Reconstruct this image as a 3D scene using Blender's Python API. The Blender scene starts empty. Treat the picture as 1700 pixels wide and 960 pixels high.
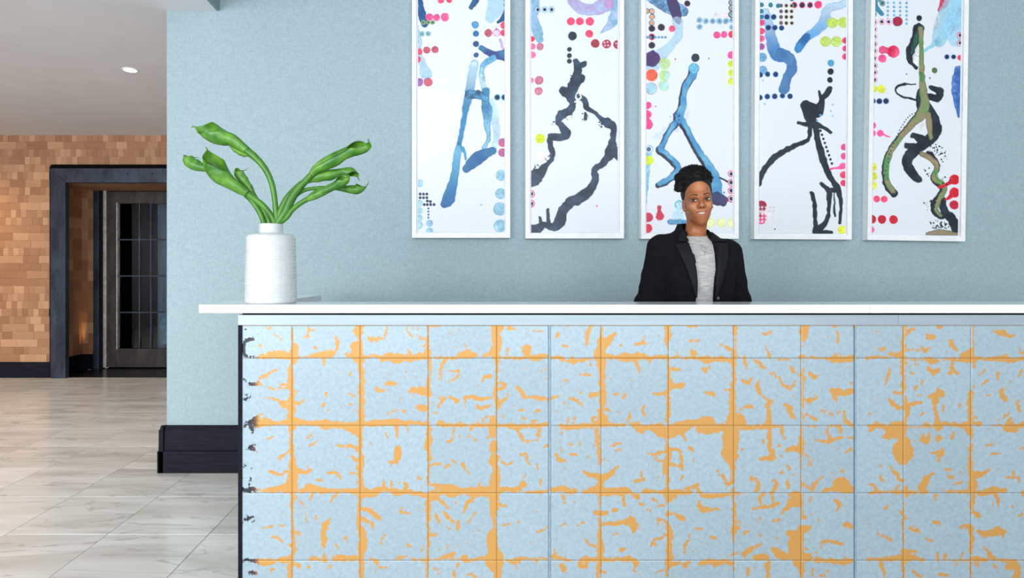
import bpy, bmesh, math, random
import numpy as np
from mathutils import Vector, Matrix
from mathutils.bvhtree import BVHTree

# ------------------------------------------------------------------ camera, sky, light, exposure
SC = bpy.context.scene
COL = SC.collection
F, X0, Y0, HC = 1020.0, 762.0, 455.0, 1.219      # focal length (px), vanishing point, eye height


def P(px, py, D):
    """pixel of the photograph at depth D -> point in the room (camera at the origin looking along +y)"""
    return Vector(((px - X0) * D / F, D, HC - (py - Y0) * D / F))


def lin(r, g, b, k=1.0):
    out = []
    for c in (r, g, b):
        c = c / 255.0
        out.append((c / 12.92 if c <= 0.04045 else ((c + 0.055) / 1.055) ** 2.4) * k)
    return (out[0], out[1], out[2], 1.0)


cam_data = bpy.data.cameras.new('camera')
cam_data.sensor_width = 36.0
cam_data.lens = 36.0 * F / 1700.0
cam_data.shift_x = (850 - X0) / 1700.0
cam_data.shift_y = (Y0 - 480) / 1700.0
cam_data.clip_start = 0.05
cam = bpy.data.objects.new('camera', cam_data)
COL.objects.link(cam)
cam.location = (0, 0, HC)
cam.rotation_euler = (math.pi / 2, 0, 0)
SC.camera = cam

SC.view_settings.view_transform = 'Standard'
SC.view_settings.look = 'None'
SC.view_settings.gamma = 1.0
SC.view_settings.exposure = 0.0
SC.view_settings.use_curve_mapping = False

world = bpy.data.worlds.new('daylight')
SC.world = world
world.use_nodes = True
wb = world.node_tree.nodes['Background']
wb.inputs[0].default_value = (0.88, 0.94, 1.0, 1)
wb.inputs[1].default_value = 0.86


def area(name, loc, rot, sx, sy, power, color):
    d = bpy.data.lights.new(name, 'AREA')
    d.shape = 'RECTANGLE'
    d.size, d.size_y, d.energy, d.color = sx, sy, power, color
    o = bpy.data.objects.new(name, d)
    o.location, o.rotation_euler = loc, rot
    COL.objects.link(o)
    return o


def spot(name, loc, target, power, color, angle, blend=0.6, size=0.03):
    d = bpy.data.lights.new(name, 'SPOT')
    d.energy, d.color, d.spot_size, d.spot_blend, d.shadow_soft_size = power, color, math.radians(angle), blend, size
    o = bpy.data.objects.new(name, d)
    o.location = loc
    o.rotation_euler = (Vector(target) - Vector(loc)).to_track_quat('-Z', 'Y').to_euler()
    COL.objects.link(o)
    return o


# daylight from the tall windows behind the photographer, and a fill for the hall
area('window_and_fill_light', (0.6, -6.0, 2.4), (math.radians(87), 0, 0), 9.0, 4.2, 500, (0.97, 0.985, 1.0))
area('window_and_fill_light', (-4.6, -3.2, 1.8), (math.radians(98), 0, 0), 3.4, 2.4, 340, (0.98, 0.98, 1.0))  # added fill for the hall floor and ceiling, tilted up


# ------------------------------------------------------------------ materials
MATS = {}


def new_mat(name):
    m = bpy.data.materials.new(name)
    m.use_nodes = True
    nt = m.node_tree
    return m, nt, nt.nodes['Principled BSDF']


def nd(nt, typ, **kw):
    n = nt.nodes.new(typ)
    for k, v in kw.items():
        setattr(n, k, v)
    return n


def mat(name, c1, c2=None, scale=20.0, rough=0.5, metal=0.0, bump=0.0, bscale=None, stretch=(1, 1, 1), detail=4,
        lo=0.35, hi=0.65, spec=0.5, rnd=0.0, emit=None, sub=0.0):
    """noise-mottled principled material; rnd = brightness spread from piece to piece"""
    m, nt, b = new_mat(name)
    L = nt.links
    tc = nd(nt, 'ShaderNodeTexCoord')
    mp = nd(nt, 'ShaderNodeMapping')
    mp.inputs['Scale'].default_value = stretch
    L.new(tc.outputs['Object'], mp.inputs['Vector'])
    vec = mp.outputs['Vector']
    if rnd:
        oi = nd(nt, 'ShaderNodeObjectInfo')
        ad = nd(nt, 'ShaderNodeVectorMath', operation='ADD')
        ml = nd(nt, 'ShaderNodeMath', operation='MULTIPLY')
        ml.inputs[1].default_value = 57.0
        L.new(oi.outputs['Random'], ml.inputs[0])
        L.new(vec, ad.inputs[0])
        L.new(ml.outputs[0], ad.inputs[1])
        vec = ad.outputs[0]
    nz = nd(nt, 'ShaderNodeTexNoise')
    nz.inputs['Scale'].default_value = scale
    nz.inputs['Detail'].default_value = detail
    L.new(vec, nz.inputs['Vector'])
    cr = nd(nt, 'ShaderNodeValToRGB')
    cr.color_ramp.elements[0].position = lo
    cr.color_ramp.elements[1].position = hi
    cr.color_ramp.elements[0].color = c1
    cr.color_ramp.elements[1].color = c2 or c1
    L.new(nz.outputs['Fac'], cr.inputs['Fac'])
    col = cr.outputs['Color']
    if rnd:
        mr = nd(nt, 'ShaderNodeMapRange')
        mr.inputs['To Min'].default_value = 1 - rnd
        mr.inputs['To Max'].default_value = 1 + rnd
        L.new(oi.outputs['Random'], mr.inputs['Value'])
        hs = nd(nt, 'ShaderNodeHueSaturation')
        L.new(mr.outputs[0], hs.inputs['Value'])
        L.new(col, hs.inputs['Color'])
        col = hs.outputs['Color']
    L.new(col, b.inputs['Base Color'])
    b.inputs['Roughness'].default_value = rough
    b.inputs['Metallic'].default_value = metal
    b.inputs['Specular IOR Level'].default_value = spec
    if sub:
        b.inputs['Subsurface Weight'].default_value = sub
        b.inputs['Subsurface Radius'].default_value = (0.012, 0.005, 0.002)
    if bump:
        bz = nd(nt, 'ShaderNodeTexNoise')
        bz.inputs['Scale'].default_value = bscale or scale
        bz.inputs['Detail'].default_value = 3
        L.new(vec, bz.inputs['Vector'])
        bp = nd(nt, 'ShaderNodeBump')
        bp.inputs['Strength'].default_value = bump
        bp.inputs['Distance'].default_value = 0.004
        L.new(bz.outputs['Fac'], bp.inputs['Height'])
        L.new(bp.outputs['Normal'], b.inputs['Normal'])
    if emit:
        b.inputs['Emission Color'].default_value = emit[0]
        b.inputs['Emission Strength'].default_value = emit[1]
    MATS[name] = m
    return m


def attr_mat(name, attr, rough=0.5, spec=0.4, noise=0.0, scale=300, sub=0.0):
    m, nt, b = new_mat(name)
    L = nt.links
    at = nd(nt, 'ShaderNodeAttribute', attribute_name=attr)
    col = at.outputs['Color']
    if noise:
        tc = nd(nt, 'ShaderNodeTexCoord')
        nz = nd(nt, 'ShaderNodeTexNoise')
        nz.inputs['Scale'].default_value = scale
        L.new(tc.outputs['Object'], nz.inputs['Vector'])
        mr = nd(nt, 'ShaderNodeMapRange')
        mr.inputs['To Min'].default_value = 1 - noise
        mr.inputs['To Max'].default_value = 1 + noise
        L.new(nz.outputs['Fac'], mr.inputs['Value'])
        hs = nd(nt, 'ShaderNodeHueSaturation')
        L.new(mr.outputs[0], hs.inputs['Value'])
        L.new(col, hs.inputs['Color'])
        col = hs.outputs['Color']
    L.new(col, b.inputs['Base Color'])
    b.inputs['Roughness'].default_value = rough
    b.inputs['Specular IOR Level'].default_value = spec
    if sub:
        b.inputs['Subsurface Weight'].default_value = sub
        b.inputs['Subsurface Radius'].default_value = (0.010, 0.004, 0.002)
    MATS[name] = m
    return m


# plain finishes
mat('grout', lin(176, 172, 166), lin(160, 157, 152), 30, rough=0.7)
mat('ceiling_paint', lin(228, 229, 233), lin(224, 225, 229), 3, rough=0.8)
mat('soffit_paint', lin(130, 150, 160), lin(124, 144, 154), 3, rough=0.8)
mat('side_wall_paint', lin(200, 200, 198), lin(190, 190, 188), 3, rough=0.85)
mat('timber_panel', lin(84, 58, 42), lin(64, 44, 32), 6, rough=0.6, stretch=(1, 1, 8))
mat('dark_stain', lin(30, 30, 44), lin(20, 19, 28), 60, rough=0.6, spec=0.12, stretch=(0.12, 1, 3), bump=0.15)
mat('blackened_steel', lin(64, 75, 92), lin(40, 47, 60), 9, rough=0.42, metal=0.35, stretch=(1, 1, 0.35), bump=0.05)
mat('dark_niche_floor', lin(30, 28, 30), lin(20, 19, 22), 20, rough=0.25)
mat('bronze_metal', lin(74, 70, 68), lin(56, 54, 54), 14, rough=0.4, metal=0.5, stretch=(1, 1, 0.3))
mat('bright_metal', lin(205, 200, 190), lin(170, 165, 158), 20, rough=0.35, metal=0.4)
mat('white_quartz', lin(236, 241, 243), lin(228, 234, 237), 60, rough=0.12, lo=0.3, hi=0.7)
mat('aluminium', lin(160, 176, 184), lin(152, 168, 178), 40, rough=0.35, metal=0.25, stretch=(0.05, 1, 1))
mat('joint_metal', lin(138, 166, 184), lin(124, 152, 172), 40, rough=0.4, metal=0.1)
mat('black_edge', lin(20, 24, 38), lin(14, 16, 26), 30, rough=0.6, spec=0.12)
mat('desk_core', lin(70, 76, 84), lin(60, 66, 74), 20, rough=0.6)
mat('white_frame', lin(240, 243, 243), lin(232, 236, 236), 25, rough=0.4)
mat('mount_board', lin(226, 232, 238), lin(222, 228, 234), 25, rough=0.6)
mat('ceramic', lin(211, 216, 216), lin(202, 208, 209), 18, rough=0.42, bump=0.2, bscale=26)
mat('calla_stem', lin(42, 100, 22), lin(74, 136, 36), 26, rough=0.4, stretch=(1, 1, 0.3), sub=0.1)
mat('calla_spathe', lin(48, 112, 28), lin(104, 160, 56), 18, rough=0.38, bump=0.15, bscale=60, sub=0.1)
mat('calla_rib', lin(40, 100, 22), lin(60, 120, 30), 18, rough=0.4)
mat('black_wool', lin(11, 11, 17), lin(7, 7, 11), 40, rough=0.9, spec=0.2, bump=0.5, bscale=26)
mat('black_lapel', lin(13, 13, 18), lin(9, 9, 13), 60, rough=0.75, spec=0.3)
mat('button_black', lin(40, 40, 46), lin(24, 24, 30), 60, rough=0.3)
mat('grey_heather', lin(190, 188, 182), lin(154, 156, 158), 26, rough=0.9, stretch=(1.2, 1, 8), spec=0.2)
mat('shirt_ink', lin(96, 96, 96), None, 20, rough=0.8)
mat('black_hair', lin(16, 14, 15), lin(8, 7, 8), 90, rough=0.6, spec=0.35)
mat('brow_hair', lin(18, 11, 9), lin(12, 7, 6), 90, rough=0.7)
mat('teeth', lin(245, 240, 232), lin(238, 232, 222), 60, rough=0.25)
mat('gold_chain', lin(200, 160, 90), lin(230, 190, 120), 60, rough=0.25, metal=0.9)
mat('lens_glow', lin(255, 250, 235), None, 5, rough=0.4, emit=((1.0, 0.96, 0.88, 1), 9.0))
mat('amber_glow', lin(255, 200, 120), None, 5, rough=0.4, emit=((1.0, 0.72, 0.34, 1), 6.0))
mat('blue_reflection', lin(104, 124, 146), lin(80, 98, 118), 3, rough=0.6, stretch=(4, 1, 0.4))
mat('pale_board', lin(120, 158, 178), lin(84, 116, 136), 14, rough=0.5)
mat('room_dark', lin(9, 10, 13), lin(6, 6, 8), 6, rough=0.8, spec=0.1)
mat('trouser_black', lin(18, 18, 22), lin(12, 12, 15), 40, rough=0.85, spec=0.2)
mat('work_laminate', lin(120, 124, 126), lin(112, 116, 118), 20, rough=0.5)


def wallpaper():
    m, nt, b = new_mat('woven_wallpaper')
    L = nt.links
    tc = nd(nt, 'ShaderNodeTexCoord')
    outs = []
    for st, sc in (((1, 1, 9), 40), ((9, 1, 1), 40), ((1, 1, 1), 140)):
        mp = nd(nt, 'ShaderNodeMapping')
        mp.inputs['Scale'].default_value = st
        L.new(tc.outputs['Object'], mp.inputs['Vector'])
        nz = nd(nt, 'ShaderNodeTexNoise')
        nz.inputs['Scale'].default_value = sc
        nz.inputs['Detail'].default_value = 2
        L.new(mp.outputs[0], nz.inputs['Vector'])
        outs.append(nz.outputs['Fac'])
    a = nd(nt, 'ShaderNodeMath', operation='ADD')
    L.new(outs[0], a.inputs[0])
    L.new(outs[1], a.inputs[1])
    a2 = nd(nt, 'ShaderNodeMath', operation='ADD')
    L.new(a.outputs[0], a2.inputs[0])
    w3 = nd(nt, 'ShaderNodeMath', operation='MULTIPLY_ADD')
    w3.inputs[1].default_value = 0.35
    w3.inputs[2].default_value = 0.325
    L.new(outs[2], w3.inputs[0])
    L.new(w3.outputs[0], a2.inputs[1])
    mr = nd(nt, 'ShaderNodeMapRange')
    mr.inputs['From Min'].default_value = 1.15
    mr.inputs['From Max'].default_value = 1.85
    L.new(a2.outputs[0], mr.inputs['Value'])
    cr = nd(nt, 'ShaderNodeValToRGB')
    cr.color_ramp.elements[0].color = lin(142, 165, 173)
    cr.color_ramp.elements[1].color = lin(166, 188, 194)
    L.new(mr.outputs[0], cr.inputs['Fac'])
    L.new(cr.outputs['Color'], b.inputs['Base Color'])
    b.inputs['Roughness'].default_value = 0.7
    b.inputs['Specular IOR Level'].default_value = 0.3
    bp = nd(nt, 'ShaderNodeBump')
    bp.inputs['Strength'].default_value = 0.35
    bp.inputs['Distance'].default_value = 0.002
    L.new(mr.outputs[0], bp.inputs['Height'])
    L.new(bp.outputs['Normal'], b.inputs['Normal'])
    MATS['woven_wallpaper'] = m


wallpaper()


def marble():
    m, nt, b = new_mat('polished_marble')
    L = nt.links
    tc = nd(nt, 'ShaderNodeTexCoord')
    oi = nd(nt, 'ShaderNodeObjectInfo')
    ml = nd(nt, 'ShaderNodeMath', operation='MULTIPLY')
    ml.inputs[1].default_value = 3.0
    L.new(oi.outputs['Random'], ml.inputs[0])
    geo = nd(nt, 'ShaderNodeNewGeometry')
    ad = nd(nt, 'ShaderNodeVectorMath', operation='ADD')
    L.new(geo.outputs['Position'], ad.inputs[0])
    L.new(ml.outputs[0], ad.inputs[1])
    mp = nd(nt, 'ShaderNodeMapping')
    mp.inputs['Rotation'].default_value = (0, 0, math.radians(-32))
    mp.inputs['Scale'].default_value = (0.55, 3.2, 1)
    L.new(ad.outputs[0], mp.inputs['Vector'])
    n1 = nd(nt, 'ShaderNodeTexNoise')
    n1.inputs['Scale'].default_value = 2.2
    n1.inputs['Detail'].default_value = 7
    n1.inputs['Distortion'].default_value = 0.7
    L.new(mp.outputs[0], n1.inputs['Vector'])
    cr = nd(nt, 'ShaderNodeValToRGB')
    e = cr.color_ramp.elements
    e[0].position, e[0].color = 0.28, lin(198, 194, 186)
    e[1].position, e[1].color = 0.70, lin(236, 234, 230)
    k = e.new(0.5)
    k.color = lin(222, 220, 214)
    L.new(n1.outputs['Fac'], cr.inputs['Fac'])
    # thin grey veins
    n2 = nd(nt, 'ShaderNodeTexNoise')
    n2.inputs['Scale'].default_value = 1.5
    n2.inputs['Detail'].default_value = 6
    n2.inputs['Distortion'].default_value = 1.2
    L.new(mp.outputs[0], n2.inputs['Vector'])
    s = nd(nt, 'ShaderNodeMath', operation='SUBTRACT')
    s.inputs[1].default_value = 0.5
    L.new(n2.outputs['Fac'], s.inputs[0])
    ab = nd(nt, 'ShaderNodeMath', operation='ABSOLUTE')
    L.new(s.outputs[0], ab.inputs[0])
    mr = nd(nt, 'ShaderNodeMapRange')
    mr.inputs['From Max'].default_value = 0.012
    mr.inputs['To Min'].default_value = 0.5
    mr.inputs['To Max'].default_value = 0.0
    L.new(ab.outputs[0], mr.inputs['Value'])
    mx = nd(nt, 'ShaderNodeMix', data_type='RGBA')
    L.new(mr.outputs[0], mx.inputs['Factor'])
    L.new(cr.outputs['Color'], mx.inputs['A'])
    mx.inputs['B'].default_value = lin(150, 146, 142)
    hs = nd(nt, 'ShaderNodeHueSaturation')
    mr2 = nd(nt, 'ShaderNodeMapRange')
    mr2.inputs['To Min'].default_value = 0.94
    mr2.inputs['To Max'].default_value = 1.05
    L.new(oi.outputs['Random'], mr2.inputs['Value'])
    L.new(mr2.outputs[0], hs.inputs['Value'])
    L.new(mx.outputs['Result'], hs.inputs['Color'])
    L.new(hs.outputs['Color'], b.inputs['Base Color'])
    b.inputs['Roughness'].default_value = 0.16
    MATS['polished_marble'] = m


marble()


def wood_block_mat():
    m, nt, b = new_mat('end_grain_wood')
    L = nt.links
    oi = nd(nt, 'ShaderNodeObjectInfo')
    at = nd(nt, 'ShaderNodeAttribute', attribute_name='tone')
    tc = nd(nt, 'ShaderNodeTexCoord')
    ad = nd(nt, 'ShaderNodeMath', operation='ADD')
    L.new(oi.outputs['Random'], ad.inputs[0])
    L.new(at.outputs['Fac'], ad.inputs[1])
    fr = nd(nt, 'ShaderNodeMath', operation='FRACT')
    L.new(ad.outputs[0], fr.inputs[0])
    cr = nd(nt, 'ShaderNodeValToRGB')
    e = cr.color_ramp.elements
    e[0].position, e[0].color = 0.0, lin(154, 110, 80)
    e[1].position, e[1].color = 1.0, lin(198, 156, 120)
    k = e.new(0.45)
    k.color = lin(168, 124, 90)
    k = e.new(0.75)
    k.color = lin(180, 138, 104)
    L.new(fr.outputs[0], cr.inputs['Fac'])
    mp = nd(nt, 'ShaderNodeMapping')
    mp.inputs['Scale'].default_value = (0.4, 1, 3)
    L.new(tc.outputs['Object'], mp.inputs['Vector'])
    nz = nd(nt, 'ShaderNodeTexNoise')
    nz.inputs['Scale'].default_value = 30
    L.new(mp.outputs[0], nz.inputs['Vector'])
    mr = nd(nt, 'ShaderNodeMapRange')
    mr.inputs['To Min'].default_value = 0.82
    mr.inputs['To Max'].default_value = 1.18
    L.new(nz.outputs['Fac'], mr.inputs['Value'])
    hs = nd(nt, 'ShaderNodeHueSaturation')
    L.new(mr.outputs[0], hs.inputs['Value'])
    L.new(cr.outputs['Color'], hs.inputs['Color'])
    L.new(hs.outputs['Color'], b.inputs['Base Color'])
    b.inputs['Roughness'].default_value = 0.55
    MATS['end_grain_wood'] = m


wood_block_mat()


def leaf_mat():
    """silver leaf laid in squares over an orange gold ground; attribute gold = how far inside a bare patch (px)"""
    m, nt, b = new_mat('silver_leaf')
    L = nt.links
    at = nd(nt, 'ShaderNodeAttribute', attribute_name='gold')
    geo = nd(nt, 'ShaderNodeNewGeometry')
    oi = nd(nt, 'ShaderNodeObjectInfo')
    n1 = nd(nt, 'ShaderNodeTexNoise')
    n1.inputs['Scale'].default_value = 115
    n1.inputs['Detail'].default_value = 6
    n1.inputs['Roughness'].default_value = 0.72
    L.new(geo.outputs['Position'], n1.inputs['Vector'])
    a1 = nd(nt, 'ShaderNodeMath', operation='MULTIPLY_ADD')   # (noise)*9 + (gold-4.5)
    a1.inputs[1].default_value = 12.5
    L.new(n1.outputs['Fac'], a1.inputs[0])
    s1 = nd(nt, 'ShaderNodeMath', operation='SUBTRACT')
    s1.inputs[1].default_value = 5.95
    L.new(at.outputs['Fac'], s1.inputs[0])
    L.new(s1.outputs[0], a1.inputs[2])
    mr = nd(nt, 'ShaderNodeMapRange')
    mr.inputs['From Min'].default_value = -0.35
    mr.inputs['From Max'].default_value = 0.35
    L.new(a1.outputs[0], mr.inputs['Value'])
    # faint rubbed-through speckle close to the bare patches
    n2 = nd(nt, 'ShaderNodeTexNoise')
    n2.inputs['Scale'].default_value = 260
    n2.inputs['Detail'].default_value = 3
    L.new(geo.outputs['Position'], n2.inputs['Vector'])
    a2 = nd(nt, 'ShaderNodeMath', operation='MULTIPLY_ADD')
    a2.inputs[1].default_value = 34.0
    a2.inputs[2].default_value = -23.5
    L.new(n2.outputs['Fac'], a2.inputs[0])
    a3 = nd(nt, 'ShaderNodeMath', operation='ADD')
    L.new(a2.outputs[0], a3.inputs[0])
    L.new(at.outputs['Fac'], a3.inputs[1])
    mr2 = nd(nt, 'ShaderNodeMapRange')
    mr2.inputs['From Max'].default_value = 2.0
    mr2.inputs['To Max'].default_value = 0.55
    L.new(a3.outputs[0], mr2.inputs['Value'])
    mxm = nd(nt, 'ShaderNodeMath', operation='MAXIMUM')
    L.new(mr.outputs[0], mxm.inputs[0])
    L.new(mr2.outputs[0], mxm.inputs[1])
    # leaf colour
    n3 = nd(nt, 'ShaderNodeTexNoise')
    n3.inputs['Scale'].default_value = 62
    n3.inputs['Detail'].default_value = 9
    n3.inputs['Roughness'].default_value = 0.75
    L.new(geo.outputs['Position'], n3.inputs['Vector'])
    cr = nd(nt, 'ShaderNodeValToRGB')
    cr.color_ramp.elements[0].position = 0.3
    cr.color_ramp.elements[1].position = 0.7
    cr.color_ramp.elements[0].color = lin(142, 165, 178)
    cr.color_ramp.elements[1].color = lin(168, 188, 198)
    L.new(n3.outputs['Fac'], cr.inputs['Fac'])
    hs = nd(nt, 'ShaderNodeHueSaturation')
    mr3 = nd(nt, 'ShaderNodeMapRange')
    mr3.inputs['To Min'].default_value = 0.96
    mr3.inputs['To Max'].default_value = 1.04
    L.new(oi.outputs['Random'], mr3.inputs['Value'])
    L.new(mr3.outputs[0], hs.inputs['Value'])
    L.new(cr.outputs['Color'], hs.inputs['Color'])
    # ground colour: orange gold, dark where it meets the black end strip
    sp = nd(nt, 'ShaderNodeSeparateXYZ')
    L.new(geo.outputs['Position'], sp.inputs[0])
    n4 = nd(nt, 'ShaderNodeMath', operation='MULTIPLY_ADD')
    n4.inputs[1].default_value = 0.03
    L.new(n1.outputs['Fac'], n4.inputs[0])
    L.new(sp.outputs['X'], n4.inputs[2])
    g = nd(nt, 'ShaderNodeValToRGB')
    ge = g.color_ramp.elements
    ge[0].position, ge[0].color = 0.0, lin(26, 34, 50)
    ge[1].position, ge[1].color = 1.0, lin(198, 148, 78)
    q = ge.new(0.45)
    q.color = lin(90, 58, 44)
    mr4 = nd(nt, 'ShaderNodeMapRange')
    mr4.inputs['From Min'].default_value = -0.793
    mr4.inputs['From Max'].default_value = -0.758
    L.new(n4.outputs[0], mr4.inputs['Value'])
    L.new(mr4.outputs[0], g.inputs['Fac'])
    mx = nd(nt, 'ShaderNodeMix', data_type='RGBA')
    L.new(mxm.outputs[0], mx.inputs['Factor'])
    L.new(hs.outputs['Color'], mx.inputs['A'])
    L.new(g.outputs['Color'], mx.inputs['B'])
    L.new(mx.outputs['Result'], b.inputs['Base Color'])
    b.inputs['Metallic'].default_value = 0.15
    b.inputs['Roughness'].default_value = 0.42
    bp = nd(nt, 'ShaderNodeBump')
    bp.inputs['Strength'].default_value = 0.12
    bp.inputs['Distance'].default_value = 0.002
    L.new(n3.outputs['Fac'], bp.inputs['Height'])
    L.new(bp.outputs['Normal'], b.inputs['Normal'])
    MATS['silver_leaf'] = m


leaf_mat()
mat('gold_ground', lin(198, 148, 78), lin(190, 141, 74), 30, rough=0.45, metal=0.15)
attr_mat('painted_print', 'paint', rough=0.45, noise=0.03)
attr_mat('skin', 'tone', rough=0.42, spec=0.5, noise=0.05, scale=60, sub=0.12)
attr_mat('eye_surface', 'tone', rough=0.15)


def speckled_ceramic():
    m = MATS['ceramic']
    nt = m.node_tree
    b = nt.nodes['Principled BSDF']
    L = nt.links
    src = b.inputs['Base Color'].links[0].from_socket
    tc = nd(nt, 'ShaderNodeTexCoord')
    v = nd(nt, 'ShaderNodeTexVoronoi')
    v.inputs['Scale'].default_value = 95
    L.new(tc.outputs['Object'], v.inputs['Vector'])
    mr = nd(nt, 'ShaderNodeMapRange')
    mr.inputs['From Min'].default_value = 0.06
    mr.inputs['From Max'].default_value = 0.13
    mr.inputs['To Min'].default_value = 0.55
    mr.inputs['To Max'].default_value = 0.0
    L.new(v.outputs['Distance'], mr.inputs['Value'])
    mx = nd(nt, 'ShaderNodeMix', data_type='RGBA')
    L.new(mr.outputs[0], mx.inputs['Factor'])
    L.new(src, mx.inputs['A'])
    mx.inputs['B'].default_value = lin(120, 112, 104)
    L.new(mx.outputs['Result'], b.inputs['Base Color'])


speckled_ceramic()


def pane_glass():
    m, nt, b = new_mat('door_glass')
    b.inputs['Base Color'].default_value = (0.80, 0.86, 0.92, 1)
    b.inputs['Roughness'].default_value = 0.02
    b.inputs['IOR'].default_value = 1.45
    b.inputs['Transmission Weight'].default_value = 1.0
    MATS['door_glass'] = m


pane_glass()


# ------------------------------------------------------------------ object helpers
def link(name, me, m=None, parent=None):
    o = bpy.data.objects.new(name, me)
    COL.objects.link(o)
    if me is not None and m is not None:
        me.materials.append(MATS[m])
    if parent is not None:
        o.parent = parent
    return o


def tag(o, label=None, cat=None, group=None, kind=None):
    for k, v in (('label', label), ('category', cat), ('group', group), ('kind', kind)):
        if v:
            o[k] = v
    return o


def empty(name, loc=(0, 0, 0), parent=None):
    o = bpy.data.objects.new(name, None)
    o.location = loc
    o.empty_display_size = 0.1
    COL.objects.link(o)
    if parent is not None:
        o.parent = parent
    return o


def bm_mesh(bm, name='mesh', smooth=False):
    me = bpy.data.meshes.new(name)
    bm.to_mesh(me)
    bm.free()
    if smooth:
        me.shade_smooth()
    return me


def add_box(bm, x0, x1, y0, y1, z0, z1):
    vs = [bm.verts.new((x, y, z)) for z in (z0, z1) for y in (y0, y1) for x in (x0, x1)]
    for f in ((0, 2, 3, 1), (4, 5, 7, 6), (0, 1, 5, 4), (2, 6, 7, 3), (0, 4, 6, 2), (1, 3, 7, 5)):
        bm.faces.new([vs[i] for i in f])
    return vs


def box_mesh(x0, x1, y0, y1, z0, z1, bevel=0.0):
    bm = bmesh.new()
    add_box(bm, x0, x1, y0, y1, z0, z1)
    if bevel:
        bmesh.ops.bevel(bm, geom=bm.edges[:], offset=bevel, segments=2, profile=0.5, affect='EDGES')
    return bm_mesh(bm)


def box(name, x0, x1, y0, y1, z0, z1, m, parent=None, bevel=0.0):
    """box given in room coordinates; its origin sits at its own middle"""
    cx, cy, cz = (x0 + x1) / 2, (y0 + y1) / 2, (z0 + z1) / 2
    o = link(name, box_mesh(x0 - cx, x1 - cx, y0 - cy, y1 - cy, z0 - cz, z1 - cz, bevel), m, parent)
    o.location = Vector((cx, cy, cz)) - (parent.location if parent is not None else Vector())
    return o


def prism_mesh(pts, axis, a, b):
    """extrude an outline: axis x -> pts are (y,z); axis y -> pts are (x,z)"""
    bm = bmesh.new()

    def v(p, t):
        return bm.verts.new((t, p[0], p[1]) if axis == 'x' else (p[0], t, p[1]))
    A = [v(p, a) for p in pts]
    B = [v(p, b) for p in pts]
    n = len(pts)
    bm.faces.new(A)
    bm.faces.new(B[::-1])
    for i in range(n):
        bm.faces.new((A[i], B[i], B[(i + 1) % n], A[(i + 1) % n]))
    bmesh.ops.recalc_face_normals(bm, faces=bm.faces[:])
    return bm_mesh(bm)


def lathe_mesh(prof, n=64, wob=0.0):
    bm = bmesh.new()
    rings = []
    for i, (r, z) in enumerate(prof):
        rings.append([bm.verts.new((r * math.cos(t * 2 * math.pi / n) * (1 + wob * math.sin(3 * t * 2 * math.pi / n + i)),
                                    r * math.sin(t * 2 * math.pi / n), z)) for t in range(n)])
    for a, b in zip(rings[:-1], rings[1:]):
        for t in range(n):
            bm.faces.new((a[t], a[(t + 1) % n], b[(t + 1) % n], b[t]))
    bm.faces.new(rings[0][::-1])
    bm.faces.new(rings[-1])
    bmesh.ops.recalc_face_normals(bm, faces=bm.faces[:])
    return bm_mesh(bm, smooth=True)


def smooth_path(pts, n):
    """Catmull-Rom through points of any dimension"""
    p = np.array(pts, float)
    p = np.vstack([2 * p[0] - p[1], p, 2 * p[-1] - p[-2]])
    m = len(pts) - 1
    out = []
    for t in np.linspace(0, m, n):
        i = min(int(t), m - 1)
        u = t - i
        a, b, c, d = p[i], p[i + 1], p[i + 2], p[i + 3]
        out.append(0.5 * (2 * b + (c - a) * u + (2 * a - 5 * b + 4 * c - d) * u * u + (3 * b - a - 3 * c + d) * u ** 3))
    return np.array(out)


def add_tube(bm, pts, rad, n=8, cap=True):
    pts = [Vector(p) for p in pts]
    if not hasattr(rad, '__len__'):
        rad = [rad] * len(pts)
    prev = None
    rings = []
    for i, p in enumerate(pts):
        t = (pts[min(i + 1, len(pts) - 1)] - pts[max(i - 1, 0)])
        if t.length < 1e-9:
            t = Vector((0, 0, 1))
        t.normalize()
        if prev is None:
            prev = t.orthogonal().normalized()
        u = (prev - t * prev.dot(t))
        u = u.normalized() if u.length > 1e-6 else t.orthogonal().normalized()
        prev = u
        w = t.cross(u)
        rings.append([bm.verts.new(p + (u * math.cos(k * 2 * math.pi / n) + w * math.sin(k * 2 * math.pi / n)) * max(rad[i], 1e-5))
                      for k in range(n)])
    for a, b in zip(rings[:-1], rings[1:]):
        for k in range(n):
            bm.faces.new((a[k], a[(k + 1) % n], b[(k + 1) % n], b[k]))
    if cap:
        bm.faces.new(rings[0][::-1])
        bm.faces.new(rings[-1])


def np_mesh(name, verts, faces, smooth=True):
    me = bpy.data.meshes.new(name)
    me.from_pydata([tuple(v) for v in verts], [], [tuple(f) for f in faces])
    if smooth:
        me.shade_smooth()
    return me


# ------------------------------------------------------------------ the room
SW, SB, SF = 268.0, 141.0, 128.9             # px per metre at the blue wall, the timber wall, the back of the door niche
DW, DB, DN = F / SW, F / SB, F / SF          # their depths: 3.81, 7.23, 7.91
ZC = 2.85
XL = (277 - X0) / SW                         # free end of the blue wall
XS = (365 - X0) / SW                         # edge of the low ceiling
random.seed(7)
rng = np.random.default_rng(11)

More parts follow.
